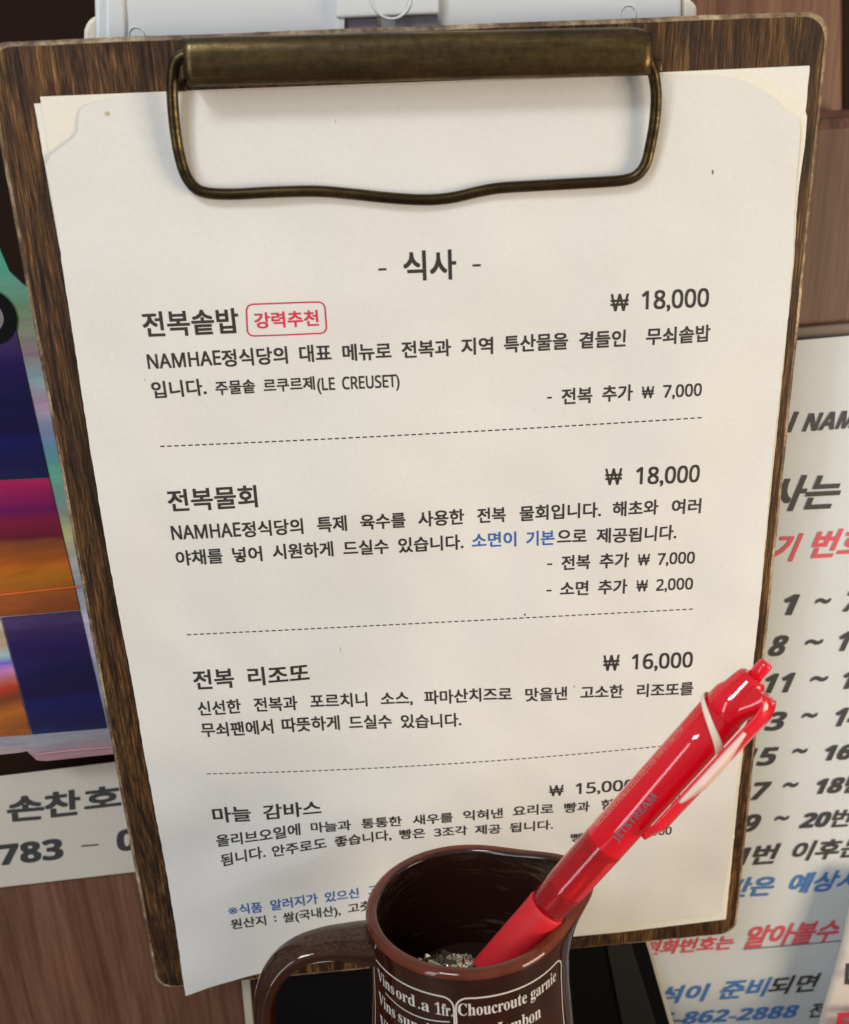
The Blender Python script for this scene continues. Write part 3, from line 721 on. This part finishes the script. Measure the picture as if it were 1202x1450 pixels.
# sd must point to the lower right of the picture
if (sd.dot(R0)) < 0: sd = -sd
pen = empty('ballpoint_pen', pen_lo); tag(pen, 'translucent red click ballpoint pen with rubber grip leaning out of the brown jug', 'pen')
def QP(s, phi, r):
    """point on the pen: s metres from the low end, phi 0 = towards the camera, + = towards the picture's lower right"""
    return pen_lo + ax * s + cc * (r * math.cos(phi)) + sd * (r * math.sin(phi))
def glass_red(name, col, rough, trans, ior=1.45):
    m = mat(name, col, rough); b = m.node_tree.nodes['Principled BSDF']
    b.inputs['Transmission Weight'].default_value = trans; b.inputs['Coat Weight'].default_value = 0.4; b.inputs['Coat Roughness'].default_value = 0.03; b.inputs['IOR'].default_value = ior; return m
M['red_clear'] = glass_red('red_clear_plastic', (0.95, 0.03, 0.05), 0.06, 0.82, 1.35)
M['red_solid'] = glass_red('red_barrel_plastic', (0.94, 0.005, 0.022), 0.07, 0.3)
M['red_clip'] = glass_red('red_clip_plastic', (0.90, 0.008, 0.03), 0.14, 0.15)
M['ivory'] = mat('ivory_plastic', (0.86, 0.76, 0.60), 0.4)
def lathe_pen(name, prof, m, seg=48, caps=True):
    vs = []; fs = []
    for s, r in prof:
        for k in range(seg): vs.append(QP(s, 2 * math.pi * k / seg, r))
    for i in range(len(prof) - 1):
        for k in range(seg):
            k2 = (k + 1) % seg; fs.append((i * seg + k, i * seg + k2, (i + 1) * seg + k2, (i + 1) * seg + k))
    if caps: fs.append(tuple(range(seg - 1, -1, -1))); fs.append(tuple((len(prof) - 1) * seg + k for k in range(seg)))
    o = mesh(name, vs, fs, m)
    bm = bmesh.new(); bm.from_mesh(o.data); bmesh.ops.recalc_face_normals(bm, faces=bm.faces); bm.to_mesh(o.data); bm.free()
    for p in o.data.polygons: p.use_smooth = len(p.vertices) == 4
    parent_keep(o, pen); return o
def s_at(px, py):
    """length along the pen whose axis point is nearest that photograph point"""
    best = min(range(0, 401), key=lambda i: (lambda q: (q[0] - px) ** 2 + (q[1] - py) ** 2)(proj(pen_lo + ax * LEN * i / 400)))
    return LEN * best / 400
def proj(p):
    d = p - CAM; z = d.dot(R2); return (601 + F * d.dot(R0) / z, 725 + F * d.dot(R1) / z)
sG = s_at(776, 1285)          # top of the rubber grip
sB = s_at(1022, 1008)         # ivory band
sT = s_at(1068, 958)          # top of the cap
print('pen', LEN, sG, sB, sT)
RB = 0.0056
lathe_pen('refill_tip', [(-0.048, 0.0006), (-0.043, 0.0009), (-0.040, 0.0018), (-0.034, 0.0026), (-0.030, 0.0036)], mat('steel_tip', (0.5, 0.5, 0.5), 0.3, 1.0), 24)
g = [(-0.030, 0.0038), (-0.024, 0.0048), (-0.012, 0.0054), (0.0, 0.0049)]
k_ = 0.0
while k_ < sG - 0.0008: g.append((k_ + 0.0003, 0.00525 + 0.0003 * (k_ / sG))); k_ += 0.002
g += [(sG - 0.0006, 0.00565), (sG, 0.0054)]
lathe_pen('rubber_grip', g, M['rubber'])
lathe_pen('clear_barrel', [(sG - 0.004, 0.0046), (sG + 0.0001, 0.0050), (sG + 0.0012, 0.0054), (sG + 0.010, RB + 0.0001), (sG + 0.026, RB + 0.0003)], M['red_clear'], caps=False)
lathe_pen('refill', [(-0.030, 0.0028), (sG - 0.004, 0.0031), (sG + 0.022, 0.0031), (sG + 0.0222, 0.0022), (sB - 0.004, 0.0022)], mat('refill_red', (0.40, 0.004, 0.012), 0.3), 24)
lathe_pen('refill_spring', [(sG + 0.0002 + 0.0007 * i, 0.0035 + (0.0007 if i % 2 else 0)) for i in range(11)], mat('spring_dark', (0.26, 0.005, 0.015), 0.25, 0.2), 24)
lathe_pen('barrel', [(sG + 0.0225, 0.0030), (sG + 0.0245, 0.0046), (sG + 0.0256, RB + 0.0001), (sG + 0.0262, RB + 0.0003), (sG + 0.05, RB + 0.00035), (sB - 0.012, RB + 0.0004), (sB - 0.0118, RB + 0.00036), (sB, RB + 0.0004)], M['red_solid'])
lathe_pen('cap', [(sB, RB + 0.0002), (sB + 0.0002, RB + 0.0004), (sB + 0.005, RB + 0.0001), (sT - 0.006, RB - 0.0007), (sT - 0.0016, RB - 0.0014), (sT - 0.0005, RB - 0.0018), (sT, RB - 0.0026)], M['red_solid'])
lathe_pen('click_button', [(sT - 0.001, 0.0020), (sT + 0.0042, 0.0019), (sT + 0.0049, 0.0016), (sT + 0.0051, 0.0010)], M['red_clip'], 32)
def pen_strip(name, pts, wd, m, r, lift=0.0002, n=8):
    """band lying on the barrel: pts = (s, phi) centreline, wd = width"""
    pts = [(p.x, p.y) for p in spline([Vector((a, b, 0)) for a, b in pts], n)]
    V = []; Fc = []
    for i, p in enumerate(pts):
        q = pts[min(i + 1, len(pts) - 1)]; o = pts[max(i - 1, 0)]
        t = Vector((q[0] - o[0], (q[1] - o[1]) * r)).normalized(); nn = Vector((-t.y, t.x)) * (wd(i / (len(pts) - 1)) if callable(wd) else wd) / 2
        for k in range(5):
            f = k / 2 - 1; hh = lift * (1 - 0.35 * f * f)
            V.append(QP(p[0] + nn.x * f, p[1] + nn.y * f / r, r + hh))
    for i in range(len(pts) - 1):
        for k in range(4): Fc.append((5 * i + k, 5 * i + k + 1, 5 * i + k + 6, 5 * i + k + 5))
    o = mesh(name, V, Fc, m); s_ = o.modifiers.new('thickness', 'SOLIDIFY'); s_.thickness = 0.0004; s_.offset = 0
    parent_keep(o, pen); return o
sI0, sI1 = s_at(997.4, 984), s_at(1023.4, 1053.8)
def iv(f): return sI0 + (sI1 - sI0) * f
pen_strip('ivory_band', [(iv(-.05), -2.0), (iv(0), -1.45), (iv(.12), -0.85), (iv(.35), -0.3), (iv(.65), 0.25), (iv(.95), 0.75), (iv(1.25), 1.2)], lambda f: 0.0011 + 0.0016 * f ** 2, M['ivory'], RB + 0.0007, 0.0003)
# clip: bridge near the cap, long springy arm, turned-out ball at its end
def clip_arm():
    PH = math.radians(60)
    dirc = cc * math.cos(PH) + sd * math.sin(PH); tan = (-cc * math.sin(PH) + sd * math.cos(PH))
    s0 = s_at(1085, 958) ; sE = s_at(917, 1193) + 0.0018
    L = sT - 0.001 - sE
    prof = []
    for i in range(41):
        f = i / 40; s = sT - 0.001 - L * f
        off = RB + 0.0037 - 0.0007 * f - 0.0022 * max(0, 1 - f / 0.10) ** 2
        if f > 0.9: off -= 0.0012 * math.sin((f - 0.9) / 0.1 * math.pi * 0.5)
        hw = 0.0034 - 0.0006 * f
        if f > 0.86: hw *= max(0.18, math.sqrt(max(0, 1 - ((f - 0.86) / 0.145) ** 2)))
        prof.append((s, off, hw))
    V = []; Fc = []; n = 8
    for s, off, hw in prof:
        for k, (a, b) in enumerate(((-1, 0.0), (-0.8, 0.55), (0, 0.8), (0.8, 0.55), (1, 0.0), (0.8, -0.5), (0, -0.6), (-0.8, -0.5))):
            V.append(pen_lo + ax * s + dirc * (off + b * 0.0011) + tan * (a * hw))
    for i in range(len(prof) - 1):
        for k in range(n): Fc.append((i * n + k, i * n + (k + 1) % n, (i + 1) * n + (k + 1) % n, (i + 1) * n + k))
    Fc.append(tuple(range(n - 1, -1, -1))); Fc.append(tuple((len(prof) - 1) * n + k for k in range(n)))
    o = mesh('pen_clip', V, Fc, M['red_clip']); parent_keep(o, pen)
    bm = bmesh.new(); bm.from_mesh(o.data); bmesh.ops.recalc_face_normals(bm, faces=bm.faces); bm.to_mesh(o.data); bm.free()
    # bridge to the cap
    V = []; Fc = []; ns_, na_ = 14, 12; s0_, s1_ = sB + 0.0008, sT - 0.0012
    for i in range(ns_ + 1):
        f = i / ns_; e = f * f * (3 - 2 * f); base = RB - 0.0034 - 0.0010 * f; top = RB + 0.0001 + 0.0035 * e; hw = 0.0040 - 0.0013 * f
        for k in range(na_ + 1):
            a = math.pi * k / na_; V.append(pen_lo + ax * (s0_ + (s1_ - s0_) * f) + dirc * (base + (top - base) * math.sin(a) ** 0.6) + tan * (hw * math.cos(a)))
    m_ = na_ + 1
    for i in range(ns_):
        for k in range(m_): Fc.append((i * m_ + k, i * m_ + (k + 1) % m_, (i + 1) * m_ + (k + 1) % m_, (i + 1) * m_ + k))
    Fc.append(tuple(range(m_ - 1, -1, -1))); Fc.append(tuple(ns_ * m_ + k for k in range(m_)))
    b = mesh('clip_bridge', V, Fc, M['red_solid']); parent_keep(b, pen)
    for p in b.data.polygons: p.use_smooth = len(p.vertices) == 4
    bm = bmesh.new(); bm.from_mesh(b.data); bmesh.ops.recalc_face_normals(bm, faces=bm.faces); bm.to_mesh(b.data); bm.free()
    # pale inlay along the arm's inner edge
    V = []; Fc = []
    P2 = [p for p in prof if sE + L * 0.30 < p[0] < sE + L * 0.80]
    for i, (s, off, hw) in enumerate(P2):
        f = i / (len(P2) - 1); wd = 0.0030 * min(1, f * 2.2 + 0.05) * min(1, (1 - f) * 4) + 0.0002
        V += [pen_lo + ax * s + dirc * (off + 0.0008) + tan * (-hw * 0.99 - 0.0003), pen_lo + ax * s + dirc * (off + 0.0011) + tan * (-hw * 0.99 + wd * 1.3)]
    for i in range(len(P2) - 1): Fc.append((2 * i, 2 * i + 1, 2 * i + 3, 2 * i + 2))
    o2 = mesh('clip_inlay', V, Fc, mat('pink_ivory_plastic', (0.86, 0.66, 0.62), 0.3)); sm = o2.modifiers.new('thickness', 'SOLIDIFY'); sm.thickness = 0.0005; parent_keep(o2, pen)
clip_arm()
# print on the barrel
M['grey_print'] = mat('grey_print', (0.22, 0.16, 0.20), 0.4, 0.3); M['gold_print'] = mat('gold_print', (0.66, 0.40, 0.30), 0.4, 0.5)
PT = [('JETSTREAM', 'sansb', s_at(876, 1180), s_at(934, 1118), 0.22, 0.0025, 'grey_print', 0.0),
      ('MITSUBISHI PENCIL CO.,LTD.(1.50)', 'sans', s_at(850, 1166), s_at(931, 1072), -0.86, 0.0020, 'gold_print', 0.0),
      ('UNI 0.7 INK:F150', 'sans', s_at(934, 1066), s_at(972, 1030), -0.88, 0.0020, 'gold_print', 0.0)]
for t, f, a, b, ph, em, mk, o in PT:
    vs, fs = _cache[(t, f)]; x0 = min(v.x for v in vs); x1 = max(v.x for v in vs)
    ob = mesh('barrel_print', [QP(a + (b - a) * (v.x - x0) / (x1 - x0), ph - (v.y - 0.35) * em / RB, RB + 0.00055) for v in vs], fs, M[mk], None, smooth=False); parent_keep(ob, pen)

# ================================================================== BEHIND THE BOARD
# far dark room behind everything
bw = box('wall', -0.6, 0.9, 0.40, 0.42, -0.9, 0.5, mat('dark_brown_wall', (0.008, 0.005, 0.004), 0.7)); tag(bw, kind='structure')
# walnut-laminate counter front, left of and behind the board
def quad(pts, d): return [P(x, y, d) for x, y in pts]
DL = -0.040
cab = empty('wooden_cabinet', P(150, 1450, DL)); tag(cab, 'reddish brown walnut cabinet front behind the clipboard at lower left', 'cabinet')
o = prism('front_panel', quad([(-260, 1190), (1000, 1085), (1000, 1760), (-260, 1760)], DL), 0.004, M['laminate'], None, 0.0006); parent_keep(o, cab)
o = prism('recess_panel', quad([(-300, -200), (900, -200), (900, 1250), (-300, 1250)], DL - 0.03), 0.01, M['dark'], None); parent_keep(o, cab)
# right hand post with its ledge
DR = -0.040
ls_ = empty('wooden_post', P(1190, 400, DR)); tag(ls_, 'reddish brown wooden upright with a rounded ledge behind the clipboard at upper right', 'post')
a = P(1085, 184, DR); b = P(1330, 168, DR)
o = prism('post_panel', [P(1085, 172, DR), P(1330, 158, DR), P(1330, 700, DR), P(1085, 700, DR)], 0.062, M['laminate'], None, 0.0035); bevel(o, 0.003); parent_keep(o, ls_)
o = prism('back_panel', [P(980, -60, DR - 0.065), P(1420, -60, DR - 0.065), P(1420, 200, DR - 0.065), P(980, 200, DR - 0.065)], 0.01, M['laminate'], None); parent_keep(o, ls_)
o = prism('panel_groove', [P(1194, -60, DR - 0.064), P(1206, -60, DR - 0.064), P(1206, 200, DR - 0.064), P(1196, 200, DR - 0.064)], 0.0008, M['dark'], None); parent_keep(o, ls_)

# unseen counter under the jug, added for bounce light and glaze reflections
ct = box('bounce_counter', -0.45, 0.65, -0.75, -0.032, -0.42, CTZ, mat('brown_bounce_counter', (0.24, 0.18, 0.14), 0.4)); tag(ct, kind='structure')

# white label with a name and number
lab = prism('name_label', quad([(-60, 1107), (0, 1100), (162, 1080), (260, 1068), (280, 1226), (191, 1235), (60, 1250), (0, 1257), (-50, 1264)], DL + 0.002), 0.0009, M['label'], None, 0.0003)
tag(lab, 'white paper label with large black lettering and digits stuck on the walnut cabinet', 'label')
def flat_conv(d):
    def f(px, py):
        p = P(px, py, d); return p.x * 1000, -p.z * 1000
    return f
def flat_place(d):
    return lambda u, v: Vector((u / 1000, -d, -v / 1000))
POFF = lambda t, h: 0.028 if is_hangul(t) else 0.016
dz = DL + 0.00235
for L in lab_lines: print_line('printed_line', L, 'sansb', POFF, flat_conv(dz), flat_place(dz), lab, 'poster_ink', 0.12)

# iridescent card in a clear sleeve
DC = -0.022
def holo(name, stops, rough=0.25, metal=0.5, ang=0.0, nz=0.05):  # iridescent reflections painted into the base colour as bands and streaks
    m = mat(name, (0.3, 0.3, 0.3), rough, metal); nt, ns, ls, b = nodes(m)
    tc = ns.new('ShaderNodeTexCoord'); mp = ns.new('ShaderNodeMapping'); ls.new(tc.outputs['Generated'], mp.inputs[0]); mp.inputs['Rotation'].default_value = (0, ang, 0)
    sx = ns.new('ShaderNodeSeparateXYZ'); ls.new(mp.outputs[0], sx.inputs[0])
    n = tnoise(ns, ls, mp.outputs[0], 3.0, 3, 0.5); ad = ns.new('ShaderNodeMath'); ad.operation = 'MULTIPLY_ADD'; ls.new(n.outputs[0], ad.inputs[0]); ad.inputs[1].default_value = nz; ls.new(sx.outputs[2], ad.inputs[2])
    r = ramp(ns, [(p, tuple(min(0.9, x * 1.3) for x in c)) for p, c in stops]); ls.new(ad.outputs[0], r.inputs[0])
    mp2 = ns.new('ShaderNodeMapping'); ls.new(tc.outputs['Object'], mp2.inputs[0]); mp2.inputs['Rotation'].default_value = (0, -0.2, 0); mp2.inputs['Scale'].default_value = (9, 9, 60)
    st = tnoise(ns, ls, mp2.outputs[0], 1.0, 5, 0.7, 0.4); rs = ramp(ns, [(0.34, (0.80, 0.80, 0.84)), (0.52, (1, 1, 1)), (0.66, (1.5, 1.45, 1.4))]); ls.new(st.outputs[0], rs.inputs[0])
    ls.new(mixc(ns, ls, 1.0, r.outputs[0], rs.outputs[0], 'MULTIPLY'), b.inputs['Base Color'])
    return m
card = empty('iridescent_card', P(60, 1075, DC)); tag(card, 'iridescent rainbow and navy card in a clear sleeve behind the left edge of the clipboard', 'card')
pastel = holo('pastel_foil', [(0.0, (0.22, 0.20, 0.20)), (0.035, (0.38, 0.22, 0.26)), (0.07, (0.24, 0.24, 0.28)), (0.22, (0.30, 0.36, 0.52)), (0.30, (0.52, 0.44, 0.58)), (0.36, (0.34, 0.42, 0.46)), (0.44, (0.34, 0.33, 0.33)), (0.50, (0.50, 0.50, 0.22)), (0.54, (0.22, 0.28, 0.26)),
                 (0.62, (0.12, 0.42, 0.30)), (0.67, (0.14, 0.28, 0.44)), (0.74, (0.40, 0.26, 0.36)), (0.78, (0.28, 0.42, 0.44)), (0.83, (0.22, 0.16, 0.18)), (0.90, (0.16, 0.24, 0.13)), (0.95, (0.12, 0.34, 0.24)), (1.0, (0.06, 0.36, 0.26))], 0.3, 0.3)
cp = prism('card_back', quad([(-60, 330), (0, 352), (14, 385), (32, 402), (58, 420), (175, 1062), (160, 1068), (66, 1078), (52, 1077), (38, 1064), (28, 1066), (0, 1069), (-60, 1073)], DC), 0.0012, pastel, None, 0.0002); parent_keep(cp, card)
navy1 = holo('navy_foil', [(0.0, (0.006, 0.020, 0.07)), (0.10, (0.012, 0.012, 0.07)), (0.30, (0.008, 0.010, 0.10)), (0.36, (0.010, 0.006, 0.055)), (0.55, (0.008, 0.008, 0.06)), (0.78, (0.020, 0.010, 0.09)), (1.0, (0.05, 0.03, 0.10))], 0.2, 0.3)
q = prism('navy_block', quad([(-60, 470), (21, 462), (69, 676), (-60, 682)], DC + 0.0005), 0.0003, navy1, None); parent_keep(q, card)
warm = holo('sunset_foil', [(0.0, (0.20, 0.05, 0.012)), (0.16, (0.30, 0.08, 0.02)), (0.30, (0.40, 0.14, 0.01)), (0.42, (0.36, 0.09, 0.01)), (0.56, (0.20, 0.06, 0.02)), (0.60, (0.13, 0.01, 0.025)), (0.72, (0.22, 0.012, 0.05)), (0.80, (0.13, 0.006, 0.09)), (1.0, (0.42, 0.015, 0.10))], 0.25, 0.3)
q = prism('sunset_block', quad([(-60, 683), (69, 677), (113, 864), (2, 873), (-60, 878)], DC + 0.0005), 0.0003, warm, None); parent_keep(q, card)
line_m = mat('orange_glint', (0.85, 0.16, 0.03), 0.3, 0.2)
q = prism('painted_glint', quad([(-60, 848), (0, 841.5), (60, 835), (113, 829.5), (113, 831), (60, 837), (0, 843.6), (-60, 850)], DC + 0.0009), 0.0002, line_m, None); parent_keep(q, card)  # bright foil reflection painted as a thin orange strip
q = prism('navy_block', quad([(2, 875), (113, 865.5), (151, 1031), (46, 1040)], DC + 0.0005), 0.0003, navy1, None); parent_keep(q, card)
rainb = holo('rainbow_foil', [(0.0, (0.22, 0.07, 0.02)), (0.14, (0.42, 0.13, 0.02)), (0.26, (0.16, 0.05, 0.02)), (0.36, (0.45, 0.04, 0.02)), (0.42, (0.40, 0.13, 0.12)), (0.5, (0.42, 0.16, 0.42)), (0.56, (0.14, 0.12, 0.55)), (0.62, (0.30, 0.50, 0.55)), (0.70, (0.50, 0.36, 0.26)), (1.0, (0.20, 0.26, 0.22))], 0.25, 0.3, math.radians(6))
q = prism('rainbow_block', quad([(-60, 880), (0, 875), (44, 1040), (-60, 1048)], DC + 0.0005), 0.0003, rainb, None); parent_keep(q, card)
glint = mat('pink_glint', (0.62, 0.28, 0.36), 0.4)
q = prism('painted_glint', quad([(52, 1067.5), (100, 1062), (163, 1057), (163, 1058.3), (100, 1063.6), (52, 1069)], DC + 0.0009), 0.0002, glint, None); parent_keep(q, card)  # pink foil reflection, painted on as a narrow strip
# black ring printed on the card
ring_c = P(-16, 449, DC + 0.001)
V = []; Fc = []; nn = 64
ru = (P(22, 449, DC + 0.001) - ring_c).length
for r in (ru, ru - 0.0034):
    for k in range(nn):
        a = 2 * math.pi * k / nn; V.append(ring_c + Vector((r * math.cos(a), 0, r * 1.08 * math.sin(a))))
V += [v + Vector((0, 0.0004, 0)) for v in V]
for k in range(nn):
    j = (k + 1) % nn; Fc += [(k, j, nn + j, nn + k), (k, 2 * nn + k, 2 * nn + j, j), (nn + k, nn + j, 3 * nn + j, 3 * nn + k)]
q = mesh('black_ring', V, Fc, M['black'], None, smooth=False); parent_keep(q, card)
disc = [ring_c + Vector(((ru - 0.0036) * math.cos(2 * math.pi * k / nn), 0.0002, (ru - 0.0036) * 1.08 * math.sin(2 * math.pi * k / nn))) for k in range(nn)]
q = prism('ring_centre', disc, 0.0003, mat('lilac_grey', (0.24, 0.20, 0.22), 0.4)); parent_keep(q, card)

# queue notice on the right, in an acrylic holder
DP = -0.034
post = prism('queue_notice', quad([(880, 500), (1134, 482), (1320, 466), (1320, 1640), (880, 1640)], DP), 0.0012, M['poster'], None, 0.0002)
tag(post, 'pale blue white printed notice with slanted black, red and blue lettering behind the clipboard', 'notice')
hold = prism('acrylic_holder', quad([(880, 484), (1134, 464), (1320, 449), (1320, 1700), (880, 1700)], DP - 0.003), 0.003, mat('taupe_acrylic', (0.20, 0.15, 0.13), 0.25), None, 0.0006)
tag(hold, 'grey brown acrylic holder whose top edge shows above the queue notice', 'sign holder')
dp = DP + 0.0003
for L in PL: print_line('printed_line', L, 'sansb', POFF, flat_conv(dp), flat_place(dp), post, PKK, 0.30)
mesh('underline', [P(1052, 1344, dp), P(1198, 1331, dp), P(1198, 1332.3, dp), P(1052, 1345.2, dp)], [(0, 1, 2, 3)], M['poster_ink'], post, smooth=False)
# curled sheet in front of the notice, lower right
def curled():
    V = []; Fc = []; n = 40; mcol = 16
    edge = spline([P(1212, 1240, DP + 0.010), P(1200, 1290, DP + 0.012), P(1192, 1330, DP + 0.013), P(1180, 1375, DP + 0.014), P(1168, 1415, DP + 0.015), P(1158, 1452, DP + 0.016), P(1148, 1490, DP + 0.017), P(1135, 1560, DP + 0.018)], 6)
    for e in edge:
        for k in range(mcol + 1):
            f = k / mcol; V.append(e + Vector((0.06 * f, -0.004 * math.sin(f * math.pi / 2) + 0.000, -0.004 * f)))
    for i in range(len(edge) - 1):
        for k in range(mcol): Fc.append((i * (mcol + 1) + k, i * (mcol + 1) + k + 1, (i + 1) * (mcol + 1) + k + 1, (i + 1) * (mcol + 1) + k))
    o = mesh('leaflet', V, Fc, M['label']); s_ = o.modifiers.new('thickness', 'SOLIDIFY'); s_.thickness = 0.0003
    tag(o, 'white leaflet with a slanted left edge hanging in front of the notice at lower right', 'leaflet')
    d1 = DP + 0.0215
    mesh('printed_mark', [P(1197, 1364, d1), P(1230, 1362, d1), P(1230, 1370, d1), P(1203, 1371, d1), P(1202, 1386, d1), P(1230, 1385, d1), P(1230, 1393, d1), P(1195, 1394, d1)], [tuple(range(8))], M['poster_ink'], o, smooth=False)
    mesh('printed_mark', [P(1186, 1434, d1), P(1240, 1430, d1), P(1240, 1438, d1), P(1194, 1441, d1), P(1192, 1447, d1), P(1240, 1445, d1), P(1240, 1470, d1), P(1180, 1474, d1)], [tuple(range(8))], M['red_ink'], o, smooth=False)
curled()

# black box under the board, in front of the notice
DB = -0.012
bb = empty('black_box', P(600, 1450, DB)); tag(bb, 'black box with thin cream edges standing under the clipboard behind the brown jug', 'box')
o = prism('box_body', quad([(352, 1330), (903, 1300), (918, 1350), (952, 1465), (1010, 1660), (400, 1660)], DB), 0.010, M['black'], None, 0.0008); parent_keep(o, bb)
o = prism('box_flap', quad([(855, 1320), (888, 1320), (935, 1470), (985, 1660), (940, 1660), (885, 1470)], DB + 0.0010), 0.0009, mat('dark_grey_flap', (0.010, 0.009, 0.009), 0.5), None, 0.0002); parent_keep(o, bb)
o = prism('box_edge', quad([(903, 1300), (909, 1300), (925, 1349), (958, 1464), (1016, 1660), (1010, 1660), (952, 1465), (919, 1350)], DB + 0.0006), 0.006, M['rim'], None, 0.0002); parent_keep(o, bb)
o = prism('box_edge', quad([(336, 1330), (348, 1330), (360, 1465), (385, 1660), (372, 1660), (349, 1465)], DB + 0.0006), 0.008, M['rim'], None, 0.0004); parent_keep(o, bb)

# translucent white plastic holder over the top edge
DT = -0.012
M['milky'] = mat('milky_plastic', (0.80, 0.82, 0.84), 0.28); M['milky'].node_tree.nodes['Principled BSDF'].inputs['Transmission Weight'].default_value = 0.15
M['milky'].node_tree.nodes['Principled BSDF'].inputs['Subsurface Weight'].default_value = 0.2; M['milky'].node_tree.nodes['Principled BSDF'].inputs['Subsurface Radius'].default_value = (.004, .004, .004)
M['ivory_pl'] = mat('ivory_plastic_end', (0.78, 0.72, 0.60), 0.35)
M['slot'] = mat('grey_slot', (0.20, 0.18, 0.22), 0.5)
hp = empty('plastic_case', P(560, 30, DT)); tag(hp, 'milky white plastic case with a central latch above the top edge of the clipboard', 'plastic case')
o = prism('case_body', quad([(136, 120), (130, -120), (962, -150), (968, 100)], DT), 0.030, M['milky'], None, 0.0012); parent_keep(o, hp)
o = prism('end_cap', quad([(116, 110), (118, 42), (124, 28), (138, 20), (138, 120)], DT - 0.002), 0.024, M['ivory_pl'], None, 0.0012); parent_keep(o, hp)
o = prism('end_cap', quad([(966, 60), (966, -6), (978, -2), (988, 8), (989, 60)], DT - 0.002), 0.024, M['ivory_pl'], None, 0.0012); parent_keep(o, hp)
o = prism('wall_rib', quad([(150, 100), (147, -120), (168, -120), (178, 30), (180, 100)], DT + 0.0012), 0.002, M['milky'], None, 0.0009); parent_keep(o, hp)
o = prism('latch', quad([(476, 26), (474, -120), (620, -125), (622, 20), (560, 22), (545, 23)], DT + 0.004), 0.004, M['milky'], None, 0.0008); parent_keep(o, hp)
o = prism('latch_slot', quad([(490, 27), (534, 25), (535, 60), (491, 60)], DT + 0.0014), 0.0014, M['slot'], None, 0.0002); parent_keep(o, hp)
o = prism('latch_slot', quad([(560, 24), (620, 21), (622, 60), (561, 60)], DT + 0.0014), 0.0014, M['slot'], None, 0.0002); parent_keep(o, hp)
o = prism('latch_rib', quad([(477, 24), (488, 23), (488, 60), (478, 60)], DT + 0.003), 0.003, M['milky'], None, 0.0003); parent_keep(o, hp)
def ringmesh(name, px, py, d, r, t, m, parent):
    c = P(px, py, d); V = [c + Vector((r * math.cos(2 * math.pi * k / 40), 0, r * math.sin(2 * math.pi * k / 40))) for k in range(41)]
    o = tube(name, V, t, m, None, 8, caps=False); parent_keep(o, parent); return o
ringmesh('latch_ring', 554, -4, DT + 0.0042, 0.0052, 0.00035, M['milky'], hp)
ringmesh('moulding_ring', 889, 20, DT + 0.0002, 0.0022, 0.0002, M['milky'], hp)
ringmesh('moulding_ring', 193, 50, DT + 0.0002, 0.0020, 0.0002, M['milky'], hp)

for ob in list(COL.objects):
    if ob.type == 'MESH' and ob.name.startswith(('printed_line', 'lettering', 'barrel_print', 'dashed_rule', 'badge', 'stain')):
        ob.visible_shadow = True
